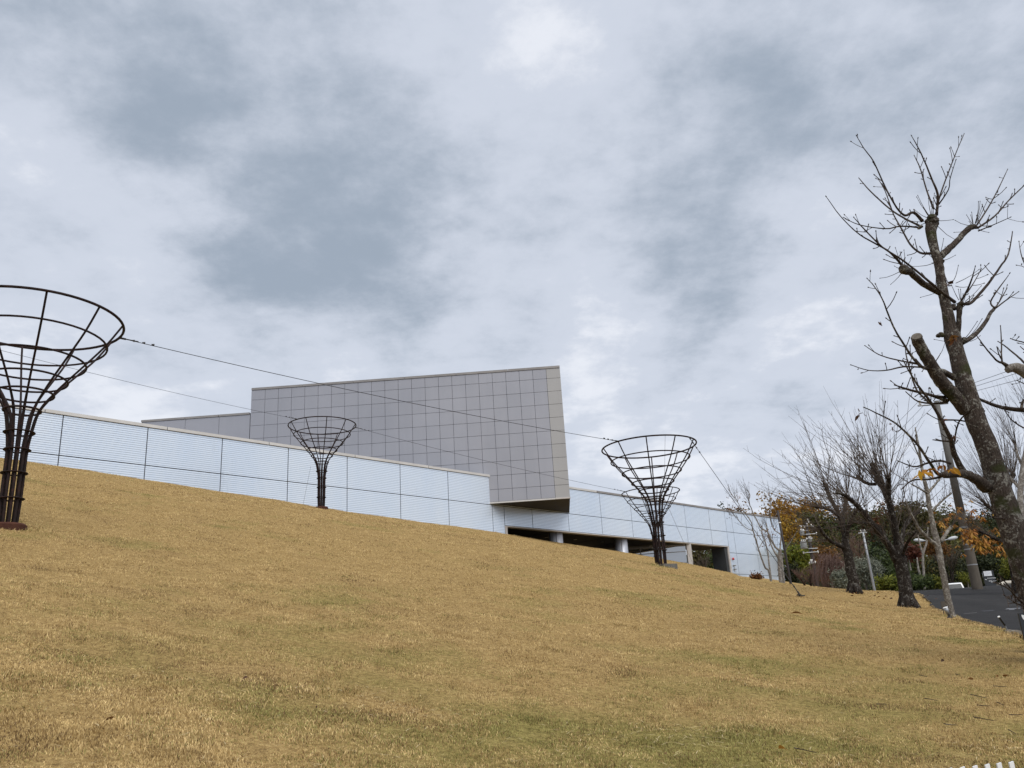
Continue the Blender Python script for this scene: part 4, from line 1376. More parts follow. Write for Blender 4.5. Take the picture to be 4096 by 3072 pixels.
slim_stems("forked grey bare tree with reddish leaf remnants beside the dark pole", 60.0,
    [([(1548, 1385, 30), (1545, 1200, 27), (1540, 1050, 26), (1545, 930, 24), (1500, 900, 14), (1420, 780, 12), (1360, 650, 10), (1270, 600, 9), (1200, 470, 8), (1120, 300, 7), (1090, 200, 6), (1105, 120, 5), (1080, 50, 3)], -1),
     ([(1545, 1080, 16), (1500, 1000, 15), (1440, 900, 13), (1390, 760, 11), (1360, 600, 9), (1345, 530, 10)], .8),
     ([(1550, 950, 13), (1555, 830, 12), (1560, 700, 9), (1480, 640, 7), (1430, 560, 6), (1400, 420, 6), (1410, 250, 5), (1400, 120, 3)], .5),
     ([(1590, 1050, 9), (1640, 900, 8), (1720, 780, 6), (1800, 640, 4)], -.8),
     ([(1590, 1385, 18), (1585, 1200, 17), (1575, 1050, 15), (1560, 950, 13)], .6)],
    [(0, 26, .7, 1.9, (-.2, 1.0)), (1, 12, .7, 1.5, (-.2, 1.0)), (2, 24, .7, 1.9, (.05, 1.0)), (3, 14, .6, 1.4, (.5, .8))],
    [(1340, 700, 60, 30), (1450, 640, 50, 22), (945, 130, 16, 5)])

# ------------------------------------------------------------------ wooded hillside and planting beyond the lawn
def hill_z(x, y):
    t = np.clip((y - 82) / 70, 0, 1)
    e = np.clip((x - 6) / 22, 0, 1)
    return 2.0 + 11.5 * t * t * (3 - 2 * t) * (e * e * (3 - 2 * e)) + (fbm2(np.asarray(x) * .05, np.asarray(y) * .05, 3) - .5) * 3 * t
def hillside():
    xs, ys = np.linspace(0, 190, 60), np.linspace(66, 230, 50)
    X, Y = np.meshgrid(xs, ys)
    Z = hill_z(X, Y) - np.clip((82 - Y) / 14, 0, 1) * 1.5
    a = np.add.outer(np.arange(49) * 60, np.arange(59)).ravel()
    q = np.stack([a, a + 1, a + 61, a + 60], -1)
    o = np_mesh("hillside", np.stack([X, Y, Z], -1).reshape(-1, 3), q.ravel(), np.arange(len(q)) * 4, np.full(len(q), 4), M['wood_floor'])
    tag(o, kind="structure")
hillside()
KINDS = {
    'dark': ("evergreen_tree", 'leaf_dark', "dark evergreen tree in the wood on the far hillside", 4.2, 5.2, 6.0, 2600, .23),
    'green': ("broadleaf_tree", 'leaf_green', "mid green broadleaf tree in the wood on the far hillside", 4.2, 4.6, 5.6, 2600, .23),
    'olive': ("broadleaf_tree", 'leaf_olive', "olive drab broadleaf tree in the wood on the far hillside", 4.0, 4.4, 5.6, 2600, .22),
    'ochre': ("autumn_tree", 'leaf_ochre', "golden ochre autumn tree in the wood on the far hillside", 3.8, 4.4, 5.8, 2400, .21),
    'rust': ("autumn_tree", 'leaf_rust', "rust brown autumn tree in the wood on the far hillside", 3.8, 4.2, 5.4, 2300, .21),
}
PROTO = {k: [] for k in KINDS}
random.seed(5)
def hill_tree(kind, x, y, sc):
    nm, mt, lab, rx, rz, zc, n, size = KINDS[kind]
    base = Vector((x, y, float(hill_z(np.array([x]), np.array([y]))[0]) - .3))
    if len(PROTO[kind]) < 3:
        o = leafy_tree(nm, (0, 0, 0), rx, rz, zc, n, size, M[mt], lab, "tree", "trees of the wood on the far hillside", .22, k=11)
        PROTO[kind].append(o)
    else:
        o = copy_tree(random.choice(PROTO[kind]))
    o.location = base
    o.scale = (sc, sc, sc * random.uniform(.9, 1.15))
    o.rotation_euler.z = random.uniform(0, 6.28)
    return o
# ridge and slope, left to right as the photograph shows the colours
plan = [(2875, 150, 'dark', .8), (2925, 150, 'dark', 1.0), (2985, 148, 'rust', 1.15), (3035, 150, 'ochre', 1.1), (3085, 150, 'olive', 1.05), (3130, 140, 'ochre', 1.25), (3190, 136, 'ochre', 1.3),
        (3215, 148, 'rust', 1.05), (3255, 140, 'ochre', 1.15), (3320, 150, 'rust', 1.0), (3390, 150, 'rust', 1.05), (3450, 150, 'olive', 1.05), (3520, 150, 'olive', 1.1), (3590, 150, 'rust', 1.1), (3660, 150, 'olive', 1.1), (3730, 150, 'rust', 1.0),
        (3800, 150, 'olive', 1.05), (3870, 150, 'rust', .9), (3940, 150, 'ochre', .85), (4010, 150, 'rust', .9), (4080, 150, 'olive', .95), (4150, 150, 'dark', 1.0),
        (2960, 132, 'olive', .9), (3040, 130, 'ochre', .9), (3110, 130, 'rust', .9), (3170, 126, 'ochre', 1.0), (3230, 128, 'olive', 1.0), (3300, 130, 'olive', 1.0), (3370, 130, 'green', 1.0), (3440, 130, 'olive', 1.0), (3510, 130, 'rust', 1.0), (3580, 130, 'olive', 1.0), (3650, 130, 'olive', 1.0),
        (3720, 130, 'olive', 1.0), (3790, 130, 'olive', .95), (3860, 130, 'olive', .9), (3930, 130, 'olive', .9), (4000, 130, 'dark', .9), (4070, 130, 'olive', .9), (4140, 130, 'olive', .9),
        (2850, 112, 'olive', .8), (2905, 112, 'green', .85), (2790, 115, 'olive', .8), (3190, 112, 'olive', .9), (3250, 112, 'green', .9), (3320, 110, 'olive', .9), (3390, 112, 'olive', .85), (3460, 110, 'green', .9), (3530, 110, 'dark', .9), (3600, 112, 'olive', .9), (3670, 110, 'green', .85),
        (3740, 110, 'rust', .8), (3810, 110, 'olive', .85), (3880, 110, 'dark', .85), (3950, 112, 'green', .85), (4020, 110, 'dark', .85), (4090, 110, 'olive', .85), (4160, 112, 'dark', .9),
        (3230, 96, 'dark', .75), (3300, 96, 'dark', .7), (3380, 96, 'green', .75), (3470, 96, 'dark', .75), (3550, 96, 'green', .7), (3630, 96, 'dark', .7), (3700, 96, 'olive', .7), (3780, 96, 'dark', .7), (3860, 96, 'olive', .65), (3940, 96, 'dark', .75), (4020, 96, 'green', .75), (4100, 96, 'dark', .75)]
ORD = ["first", "second", "third", "fourth", "fifth", "sixth", "seventh", "eighth", "ninth", "tenth", "eleventh", "twelfth"]
WHAT = {'dark': "dark evergreen tree", 'green': "mid green broadleaf tree", 'olive': "olive drab broadleaf tree", 'ochre': "golden ochre autumn tree", 'rust': "rust brown autumn tree"}
cnt = {}
for px, Y, kind, sc in sorted(plan):
    row = "ridge" if Y > 138 else "upper slope" if Y > 120 else "lower slope" if Y > 102 else "foot"
    cnt[(row, kind)] = k = cnt.get((row, kind), -1) + 1
    p = at(px + random.uniform(-12, 12), 2200, Y + random.uniform(-3, 3))
    o = hill_tree(kind, p.x, p.y, sc)
    o["label"] = "%s, %s of its kind from left on far wood's %s" % (WHAT[kind], ORD[k], row)
    o["group"] = "trees of the wood on the far hillside"

def on_ground(px, Y, z=None):
    p = at(px, 2350, Y)
    return Vector((p.x, p.y, gz(p.x, p.y) if z is None else z))
random.seed(9)
def shrub(name, px, py_low, py_top, Y, wpx, mat, label, n, size, cat="shrub", stems=3, tr=.05, tm=None, flat=.5, k=9, hollow=.45, group=None):
    """a leafy plant filling the surveyed span py_top..py_low, wpx wide"""
    a, b = at(px, py_low, Y), at(px, py_top, Y)
    h = b.z - a.z
    rx = wpx / 2 / FPX * Y
    return leafy_tree(name, a, rx, h * .5, h * .52, n, size, M[mat], label, cat, group, tr, tm or M['bark_grey'], ry=rx * .8, flat=flat, k=k, hollow=hollow, stems=stems)
shrub("olive_shrub", 3470, 2375, 2200, 50, 190, 'leaf_silver', "tall grey-green olive shrub behind the silver pole", 4200, .085, flat=.28)
shrub("olive_shrub", 3365, 2372, 2275, 47, 85, 'leaf_silver', "low rounded grey-green olive shrub left of the mottled tree trunk", 1800, .075, flat=.3)
shrub("hedge_shrub", 3560, 2372, 2300, 47, 130, 'leaf_lime', "low bright green shrub between silver pole and black-trunked tree", 2200, .07)
shrub("hedge_shrub", 3680, 2362, 2292, 48, 150, 'leaf_green', "clipped green hedge shrub right of the black-trunked tree", 2600, .07)
shrub("hedge_shrub", 3752, 2358, 2305, 48, 60, 'leaf_lime', "yellow-green hedge shrub behind the slim pale tree", 1600, .07)
shrub("hedge_shrub", 3873, 2345, 2285, 90, 66, 'leaf_lime', "yellow-green shrub at the foot of the concrete utility pole", 1400, .07)
shrub("evergreen_shrub", 3960, 2330, 2205, 62, 150, 'leaf_dark', "large dark round evergreen behind the charcoal sign", 3200, .10, "tree")
shrub("evergreen_shrub", 4065, 2335, 2225, 56, 110, 'leaf_lime', "yellow-green bushy tree right of the charcoal sign", 2600, .09, "tree")
shrub("evergreen_shrub", 3530, 2365, 2215, 58, 120, 'leaf_green', "mid green bushy tree behind the black-trunked tree", 2600, .10, "tree")
shrub("evergreen_shrub", 3600, 2360, 2240, 60, 130, 'leaf_green', "mid green bushy tree left of the red maple stems", 2400, .10, "tree")
shrub("broadleaf_tree", 3195, 2345, 2165, 78, 130, 'leaf_lime', "yellow-green leafy tree right of the tiled wall end", 2600, .14, "tree", 1, .1, M['bark_dark'])
shrub("evergreen_shrub", 3175, 2365, 2255, 74, 90, 'leaf_dark', "dark evergreen bush at the foot of the tiled wall end", 1800, .12)
shrub("broadleaf_tree", 3330, 2345, 2175, 84, 120, 'leaf_rust', "rust brown leafy tree behind the weeping tree", 2000, .13, "tree", 1, .1)
shrub("broadleaf_tree", 3290, 2300, 2140, 88, 140, 'leaf_olive', "olive leafy tree behind the pole with transformers", 2200, .14, "tree", 1, .1)
shrub("maple_tree", 3640, 2262, 2165, 54, 130, 'leaf_red', "red maple crown behind the black-trunked tree", 800, .085, "tree", 1, .05, flat=.7)
shrub("maple_tree", 3760, 2230, 2150, 60, 120, 'leaf_rust', "russet maple crown behind the street lamp heads", 1000, .085, "tree", 1, .05, flat=.7)
shrub("azalea_bush", 3030, 2325, 2294, 66, 52, 'leaf_rust', "small clipped brown bush at the foot of the tiled wall", 900, .07)
for (px, w, lab) in ((2800, 90, "olive leafy tree seen through the arcade, left"), (2862, 90, "green leafy tree seen through the arcade, right")):
    shrub("broadleaf_tree", px, 2330, 2190, 96, w + 30, 'leaf_olive' if px < 2850 else 'leaf_green', lab, 1800, .16, "tree", 2, .1)

# bare woody plants
def bare_shrub(name, px, py_low, py_top, Y, wpx, mat, label, n, droop=False, r=.012, side=4, cat="tree"):
    a, b = at(px, py_low, Y), at(px, py_top, Y)
    h, rx = b.z - a.z, wpx / 2 / FPX * Y
    T = thing(name, a, label, cat)
    mb = MB()
    stems = []
    for i in range(5):
        an = random.uniform(0, 6.28)
        e = a + Vector((math.cos(an) * rx * .5, math.sin(an) * rx * .4, h * random.uniform(.5, .8)))
        P, R = spline([a + Vector((0, 0, -.2)), a.lerp(e, .4) + Vector((math.cos(an) * .1 * rx, 0, h * .1)), e], [.08, .055, .03], 4, .03)
        mb.tube(P, R, 6)
        stems.append(P)
    mb.build("stems", M['bark_dark'], T)
    tw = MB()
    for i in range(n):
        P = random.choice(stems)
        p = P[random.randint(len(P) // 2, len(P) - 1)]
        an = random.uniform(0, 6.28)
        if droop:
            top = p + Vector((math.cos(an) * rx * random.uniform(.1, .7), math.sin(an) * rx * .5, h * random.uniform(.1, .35)))
            end = Vector((top.x + math.cos(an) * rx * .3, top.y, a.z + h * random.uniform(.0, .35)))
            pts, rr = spline([p, top, top.lerp(end, .5) + Vector((math.cos(an) * rx * .12, 0, 0)), end], [r, r * .8, r * .6, r * .35], 3)
            tw.tube(pts, rr, 4, cap=False)
        else:
            twig(tw, p, Vector((math.cos(an) * .7, math.sin(an) * .6, .7)), h * random.uniform(.25, .5), r, 4, 4, .3, side, .12)
    tag(tw.build("twigs", mat, T), kind="stuff")
bare_shrub("weeping_tree", 3375, 2372, 2215, 64, 170, M['twig_red'], "weeping bare tree with drooping reddish twigs behind the olive shrub", 420, True, .014)
bare_shrub("bare_shrub", 3245, 2380, 2265, 66, 130, M['twig_red'], "tangled reddish bare shrub at foot of the pole with transformers", 150, False, .013, 5, "shrub")
bare_shrub("bare_tree", 3810, 2340, 2140, 92, 190, M['twig_far'], "bare twiggy tree behind the concrete utility pole", 150, False, .013, 5)
bare_shrub("bare_tree", 3440, 2330, 2120, 76, 150, M['twig_red'], "hazy reddish bare tree rising behind the olive shrub", 130, False, .014, 5)
bare_shrub("bare_tree", 2815, 2330, 2205, 92, 70, M['twig_far'], "bare dark tree seen through the right end of the arcade", 60, False, .016, 4)
# pale twin stems of the red maple
T = thing("maple_tree", at(3697, 2352, 50), "slim maple with two pale grey stems behind the road crest", "tree")
for pts in ([(3697, 2360, 6), (3694, 2290, 5), (3692, 2220, 4.5), (3706, 2170, 4), (3712, 2110, 2)], [(3694, 2345, 5), (3680, 2300, 4.5), (3672, 2268, 4), (3668, 2230, 2)], [(3692, 2215, 4), (3680, 2180, 3), (3672, 2140, 2)]):
    p_, r_ = px_path(0, 0, 1, 50, pts)
    P, R = spline(p_, r_, 4, .01); mb = MB(); mb.tube(P, R, 8); mb.build("stem", M['bark_grey'], T, smooth=True)

# ------------------------------------------------------------------ poles, lamps, signs, van
random.seed(31)
def pole_thing(name, label, px0, py0, px1, py1, Y, r0, r1, mat, cat, sink=1.5):
    a, b = at(px0, py0, Y), at(px1, py1, Y)
    a = Vector((a.x, a.y, a.z)); b = Vector((b.x, b.y, b.z))
    d = (b - a).normalized()
    T = thing(name, a - d * sink, label, cat)
    mb = MB(); mb.tube([a - d * sink, a, a.lerp(b, .5), b], [r0 * 1.03, r0, (r0 + r1) / 2, r1], 16)
    sh = mb.build("shaft", mat, T, smooth=True)
    return T, a, b, d, sh

# concrete utility pole
T, a, b, d, sh = pole_thing("utility_pole", "tall concrete utility pole leaning behind the slim pale tree", 3907, 2342, 3746, 1604, 42, .245, .115, M['pole_concrete'], "utility pole")
UP_TOP = b
mb = MB(); mb.tube([a.lerp(b, .38), b - d * .002], [.245 - .13 * .38 + .004, .119], 16); mb.build("upper_shaft", M['pole_upper'], T, smooth=True)
for t_ in (.105, .185, .21, .30):
    c = a.lerp(b, t_); r_ = .245 - .13 * t_ + .006
    mb = MB(); mb.tube([c - d * .025, c + d * .025], r_, 18); mb.build("band", M['galv'], T)
for i in range(14):
    c = a.lerp(b, .44 + i * .036); s_ = 1 if i % 2 else -1
    mb = MB(); mb.tube([c, c + Vector((.30 * s_, 0, 0))], .012, 6); mb.build("step_bolt", M['galv'], T)
arm0, arm1 = at(3672, 1623, 42), at(3792, 1613, 42)
mb = MB(); mb.tube([arm0, arm1], .045, 8); mb.build("crossarm", M['galv'], T)
INS = []
for px, py in ((3680, 1612), (3718, 1610), (3768, 1606)):
    c = at(px, py, 42)
    mb = MB(); mb.lathe(c - Vector((0, 0, .10)), [(.03, 0), (.075, .03), (.05, .08), (.085, .11), (.05, .17), (.07, .2), (.02, .26)], 12); mb.build("insulator", M['porcelain'], T, smooth=True)
    INS.append(c + Vector((0, 0, .14)))

# pole carrying transformers
T, a, b, d, sh = pole_thing("transformer_pole", "distant utility pole crowded with transformers and white insulators", 3270, 2350, 3226, 2100, 72, .16, .12, M['steel_dark'], "utility pole")
Zt = (2850, 1850, 2.91)
def tz(u, v, Y=72): return at(Zt[0] + u / Zt[2], Zt[1] + v / Zt[2], Y)
mb = MB(); mb.tube([b - d * .01, tz(1085, 690)], [.12, .09], 12); mb.build("pole_head", M['steel_dark'], T)
for (u0, v0, u1, v1) in ((1010, 738, 1175, 742), (1080, 838, 1215, 828), (1090, 888, 1170, 880), (1115, 1003, 1222, 998), (1052, 1052, 1232, 1040), (1120, 1178, 1205, 1158), (1040, 800, 1110, 790)):
    mb = MB(); mb.tube([tz(u0, v0, 71.8), tz(u1, v1, 71.8)], .038, 8); mb.build("crossarm", M['galv'], T)
for (u, v) in ((972, 680), (1110, 668), (1033, 750), (1068, 745), (1030, 795), (1060, 790), (1100, 720), (1150, 730), (1118, 690), (1210, 826), (1150, 890), (1095, 890), (1228, 1040), (1060, 1050), (1130, 1172), (1195, 1158)):
    mb = MB(); mb.lathe(tz(u, v, 71.7), [(.02, -.11), (.055, -.07), (.035, -.01), (.06, .03), (.03, .10)], 10); mb.build("insulator", M['porcelain'], T, smooth=True)
for (u, v, r, h) in ((1048, 850, .18, .42), (1070, 1005, .27, .62), (1140, 930, .16, .35), (1155, 1180, .13, .22)):
    c = tz(u, v, 71.5)
    mb = MB(); mb.lathe(c, [(r * .9, 0), (r, .05), (r, h - .08), (r * .8, h)], 18); can = mb.build("transformer", M['transformer'], T)
    for k in (-1, 0, 1):
        mb = MB(); mb.lathe(c + Vector((k * r * .55, -.05, h)), [(.03, 0), (.05, .04), (.03, .08), (.045, .11), (.02, .15)], 10); mb.build("bushing", M['porcelain'], can, smooth=True)
TP_TOP = tz(1085, 720)

# silver pole with step bands
T, a, b, d, sh = pole_thing("steel_pole", "slender silver steel pole behind the black-trunked tree", 3499, 2366, 3450, 2120, 45, .066, .052, M['galv'], "utility pole")
for i in range(9):
    c = a.lerp(b, .05 + i * .105)
    mb = MB(); mb.tube([c - d * .03, c + d * .03], .074 - .0018 * i, 14); mb.build("band", M['galv'], T)
for sgn in (-1, 1):
    c = b + Vector((.10 * sgn, 0, -.06))
    mb = MB(); mb.lathe(c, [(.02, -.08), (.05, -.05), (.03, 0), (.05, .03), (.02, .08)], 10); mb.build("insulator", M['porcelain'], T, smooth=True)
mb = MB(); mb.tube([b + Vector((-.26, 0, -.16)), b + Vector((.2, 0, -.14))], .022, 8); mb.build("crossarm", M['galv'], T)
SP_TOP = b

# dark pole by the wall end
T, a, b, d, sh = pole_thing("dark_pole", "dark brown pole standing in front of the tiled wall end", 3163, 2335, 3110, 2042, 57, .085, .075, M['steel_dark'], "pole", .6)
mb = MB(); c = a.lerp(b, .83); mb.tube([c - d * .035, c + d * .035], .086, 14); mb.build("band", M['porcelain'], T)
c = a.lerp(b, .93); mb = MB(); mb.tube([c, c + Vector((-.16, -.05, .05)), c + Vector((-.24, -.05, -.1))], .03, 7); mb.build("bracket", M['iron'], T)
DP_TOP = a.lerp(b, .92)

def wire(p, q, label, r=.011, sag=.3, group=None):
    n = 20
    pts = [p.lerp(q, i / n) + Vector((0, 0, -sag * 4 * (i / n) * (1 - i / n))) for i in range(n + 1)]
    mb = MB(); mb.tube(pts, r, 5)
    return tag(mb.build("power_line", M['cable'], None), label, "power line", group)
ends = [at(4330, 1376, 22), at(4330, 1404, 22), at(4330, 1446, 22)]
for p, q, n in zip(INS, ends, ("topmost", "middle", "lowest")):
    wire(p, q, "%s of three power lines rising right from the concrete pole" % n, .009, .05)
for p, q, n in zip(INS, (tz(972, 672), tz(1033, 742), tz(1110, 660)), ("left", "middle", "right")):
    wire(p, q, "%s of three power lines descending left from the concrete pole" % n, .009, .15)
wire(DP_TOP, tz(1130, 1172), "sagging wire from the dark pole to the transformer pole", .012, .5)
wire(SP_TOP + Vector((-.2, 0, -.15)), tz(1228, 1036), "thin wire from the silver pole to the transformer pole", .010, .2)

# street lamp with two heads
lb = at(3748, 2352, 60)
T = thing("street_lamp", lb - Vector((0, 0, 1.0)), "twin-headed white street lamp behind the slim pale tree", "street lamp")
lt = at(3738, 2172, 60)
mb = MB(); mb.tube([Vector((lt.x, lt.y, lb.z - 1)), lt], [.07, .05], 12); mb.build("post", M['galv'], T)
for (pts, nm) in (([(3738, 2172), (3715, 2164), (3698, 2163)], 0), ([(3738, 2172), (3765, 2164), (3790, 2158)], 1)):
    P = [at(x, y, 60) for x, y in pts]
    pp, rr = spline(P, [.035] * 3, 4); mb = MB(); mb.tube(pp, rr, 8); arm = mb.build("arm", M['galv'], T, smooth=True)
    dd = (P[-1] - P[-2]).normalized()
    prof = [(0, .04), (.12, .09), (.35, .135), (.6, .12), (.75, .03)]
    mb = MB(); mb.tube([P[-1] + dd * t_ for t_, r_ in prof], [r_ for t_, r_ in prof], 12); mb.build("lamp_head", M['lamp_white'], arm, smooth=True)

# charcoal sign monolith on the far side of the road
def slab_sign():
    Y = 46.5
    tl, tr = at(3929, 2284, Y), at(3971.5, 2279, Y)
    back = at(3915.5, 2285, Y + .9)
    bot = 3.0
    w = Vector((tr.x - tl.x, 0, 0)); dp = Vector((back.x - tl.x - .02, .55, 0))
    zt = (tl.z + tr.z) / 2
    T = thing("sign_monolith", Vector((tl.x, tl.y, bot)), "charcoal information pillar with white notice, beside the concrete pole", "sign")
    mb = MB(); mb.box((tl.x, tl.y, bot), w, dp, (0, 0, zt - bot)); body = mb.build("pillar", M['sign'], T)
    W_ = w.x
    H = lambda py: at(3950, py, Y).z
    mb = MB(); mb.box((tl.x - .006, tl.y - .022, H(2306.5)), (W_ * .88, 0, 0), (0, .018, 0), (0, 0, H(2282) - H(2306.5))); mb.build("notice_frame", M['iron'], T)
    mb = MB(); mb.box((tl.x + .035, tl.y - .03, H(2304)), (W_ * .72, 0, 0), (0, .007, 0), (0, 0, H(2284.5) - H(2304))); nt = mb.build("notice", M['paper'], T)
    mb = MB()
    for r_, ln in enumerate((.35, .62, .5, .6, .3)):
        mb.box((tl.x + .07, tl.y - .032, H(2288 + r_ * 3.2)), (W_ * ln, 0, 0), (0, .0015, 0), (0, 0, .010))
    mb.build("print_lines", M['column'], nt)
    mb = MB(); e1 = dp * .12; mb.box(Vector((tl.x, tl.y, H(2308))) + e1 + Vector((-.02, 0, 0)), dp * .75, Vector((.018, .0, 0)), (0, 0, H(2288) - H(2308))); mb.build("side_notice", M['paper'], T)
    # rows of small white characters
    for (py, x0, n, cw, h) in ((2313, .19, 8, .058, .052), (2324.5, .235, 3, .062, .055), (2324, .46, 8, .024, .030), (2328, .34, 12, .020, .016)):
        for i in range(n):
            mb = MB()
            x = tl.x + x0 * 1.0 * W_ / .6 + i * cw
            z = H(py) - h / 2
            for k in range(3):
                mb.box((x + random.uniform(0, .2) * cw, tl.y - .004, z + h * k / 2.6), (cw * random.uniform(.5, .75), 0, 0), (0, .003, 0), (0, 0, h * .16))
            mb.box((x + cw * random.uniform(.2, .5), tl.y - .0045, z), (cw * .14, 0, 0), (0, .003, 0), (0, 0, h))
            mb.build("character", M['sign_white'], T)
    for px, py, s_ in ((3943.5, 2319, -1), (3968.5, 2328.5, 1)):
        p = at(px, py, Y); mb = MB()
        x = p.x
        mb.v += [(x - .05 * s_, tl.y - .005, p.z - .008), (x + .05 * s_, tl.y - .005, p.z), (x - .0 * s_, tl.y - .005, p.z + .03), (x - .05 * s_, tl.y - .005, p.z + .006)]
        mb.f.append((0, 1, 2, 3)); mb.build("arrow", M['sign_white'], T)
slab_sign()
tag_w = at(4000, 2333, 47.5)
mb = MB()
pts = [at(3990, 2336, 47), at(4020, 2327, 47.6), at(4060, 2325, 48), at(4130, 2322, 48.5)]
mb.tube([Vector((p.x, p.y, p.z - .06)) for p in pts], .11, 8)
tag(mb.build("verge_kerb", M['stone'], None), "pale kerb along the far verge right of the charcoal sign", "kerb")

def van():
    Y = 80.0
    L, Wd, Hh = 3.4, 1.48, 1.88
    top = at(3826, 2331, Y)
    rz = math.radians(72)
    base = Vector((top.x, top.y + .8, top.z - Hh))
    T = thing("parked_van", base, "white parked van, only its roof showing over the road crest", "van")
    cx, sn = math.cos(rz), math.sin(rz)
    def tw(x, y, z): return (base.x + x * cx - y * sn, base.y + x * sn + y * cx, base.z + z)
    # side outline, nose towards the viewer's left
    out = [(-1.7, .30), (1.66, .30), (1.70, 1.0), (1.62, 1.72), (1.5, 1.86), (-.75, 1.88), (-.95, 1.82), (-1.48, 1.12), (-1.68, .98)]
    mb = MB()
    n = len(out)
    for s_, ins in ((-1, .07), (-1, 0), (1, 0), (1, .07)):
        for x, z in out:
            k = ins if z > 1.2 else 0
            mb.v.append(tw(x * (1 - ins * .02), s_ * (Wd / 2 - k - (.10 if z > 1.5 else 0) * (1)), z))
    for r_ in range(3):
        for i in range(n):
            a, b = r_ * n + i, r_ * n + (i + 1) % n
            mb.f.append((a, b, b + n, a + n))
    mb.f.append(tuple(reversed(range(n)))); mb.f.append(tuple(range(3 * n, 4 * n)))
    body = mb.build("body", M['van'], T)
    for s_ in (-1, 1):
        for (x0, x1) in ((-.85, -.1), (0.0, .75), (.85, 1.5)):
            q = MB(); yy = s_ * (Wd / 2 - .035)
            q.quad(tw(x0 - (.28 if x0 < -.5 else 0), yy + s_ * .04, 1.12), tw(x1, yy + s_ * .04, 1.12), tw(x1, s_ * (Wd / 2 - .165) + s_ * .012, 1.72), tw(x0, s_ * (Wd / 2 - .165) + s_ * .012, 1.72)); q.build("side_window", M['van_glass'], T)
    q = MB(); q.quad(tw(-1.53, -.62, 1.14), tw(-1.53, .62, 1.14), tw(-1.045, .53, 1.76), tw(-1.045, -.53, 1.76)); q.build("windscreen", M['van_glass'], T)
    q = MB(); q.quad(tw(1.706, -.6, 1.1), tw(1.706, .6, 1.1), tw(1.66, .52, 1.68), tw(1.66, -.52, 1.68)); q.build("rear_window", M['van_glass'], T)
    for x in (-1.05, 1.1):
        for s_ in (-1, 1):
            q = MB(); q.tube([tw(x, s_ * .60, .28), tw(x, s_ * .745, .28)], .28, 18); wh = q.build("wheel", M['iron'], T)
            q = MB(); q.tube([tw(x, s_ * .746, .28), tw(x, s_ * .752, .28)], .17, 14); q.build("hub", M['galv'], wh)
van()

# ------------------------------------------------------------------ small things by the road edge
g = ground_hit(3783, 2462)
T = thing("plant_label", g, "small grey plant label on two thin legs beside the slim tree", "sign")
for dx in (-.04, .045):
    mb = MB(); mb.tube([g + Vector((dx, 0, -.1)), g + Vector((dx, 0, .16))], .008, 6); mb.build("leg", M['iron'], T)
mb = MB(); mb.box(g + Vector((-.06, -.008, .15)), (.12, 0, 0), (0, .015, 0), (0, 0, .20)); mb.build("plate", M['pole_concrete'], T)
g = ground_hit(3799, 2472)
T = thing("garden_spotlight", g, "small galvanised garden spotlight on black foot at the slim tree base", "spotlight")
mb = MB(); mb.lathe(g + Vector((0, 0, -.03)), [(.07, 0), (.07, .04), (.03, .07), (.025, .12)], 14); mb.build("foot", M['iron'], T)
mb = MB(); mb.tube([g + Vector((-.02, 0, .09)), g + Vector((-.06, -.02, .24))], [.035, .055], 14); mb.build("lamp_body", M['galv'], T, smooth=True)
mb = MB(); mb.tube([g + Vector((-.06, -.02, .24)), g + Vector((-.064, -.021, .252))], [.058, .058], 14); mb.build("lens_ring", M['porcelain'], T)
g = ground_hit(4036, 2523)
top = at(3996, 2468, g.y - .1)
T = thing("leaning_post", g, "thin black post leaning left at the lawn edge, pale cap", "post")
mb = MB(); mb.tube([g - Vector((0, 0, .1)), g.lerp(top, .42)], .011, 8); mb.build("rod", M['galv'], T)
mb = MB(); mb.tube([g.lerp(top, .40), top], .019, 10); mb.build("sleeve", M['iron'], T)
mb = MB(); dd = (top - g).normalized(); mb.tube([top, top + dd * .012], .02, 10); mb.build("cap", M['porcelain'], T)
a, b = ground_hit(4025, 2526), ground_hit(4110, 2534)
mb = MB()
n = 8
for i in range(n + 1):
    c = a.lerp(b, i / n); c.z = gz(c.x, c.y)
    w_ = .05 + random.uniform(-.012, .012)
    mb.v += [(c.x, c.y - w_, c.z - .03), (c.x, c.y - w_, c.z + .03 + random.uniform(-.008, .008)), (c.x, c.y + w_, c.z + .035 + random.uniform(-.008, .008)), (c.x, c.y + w_, c.z - .03)]
for i in range(n):
    for k in range(3):
        mb.f.append((i * 4 + k, i * 4 + k + 1, i * 4 + k + 5, i * 4 + k + 4))
mb.f += [(3, 2, 1, 0), (n * 4, n * 4 + 1, n * 4 + 2, n * 4 + 3)]
tag(mb.build("edging_stone", M['stone'], None), "flat pale stone edging at foot of the leaning post", "stone")
# dark sign at the right picture edge
Y = 12.0
c0 = at(4074, 2453.5, Y)
T = thing("edge_sign", Vector((c0.x + .3, c0.y, gz(c0.x + .3, c0.y))), "black sign board with white character, cut off by the right picture edge", "sign")
gg_ = gz(c0.x + .3, Y)
mb = MB(); mb.box((c0.x, c0.y, c0.z - .62), (.7, .05, 0), (0, .03, 0), (0, 0, .62)); mb.build("board", M['sign'], T)
for dx in (.12, .58):
    mb = MB(); mb.box((c0.x + dx, c0.y + .032 + dx * .07, gg_ - .2), (.04, 0, 0), (0, .04, 0), (0, 0, max(.2, c0.z - .2 - gg_ + .2))); mb.build("leg", M['iron'], T)
mb = MB()
ctr = at(4108, 2463, Y)
for i in range(13):                                                # one bold white stroke turning upwards
    an = math.pi * (.92 + .8 * i / 12)
    for r_ in (.035, .075):
        mb.v.append((ctr.x + r_ * math.cos(an), c0.y - .004 + (ctr.x + r_ * math.cos(an) - c0.x) * .0714, ctr.z + r_ * math.sin(an)))
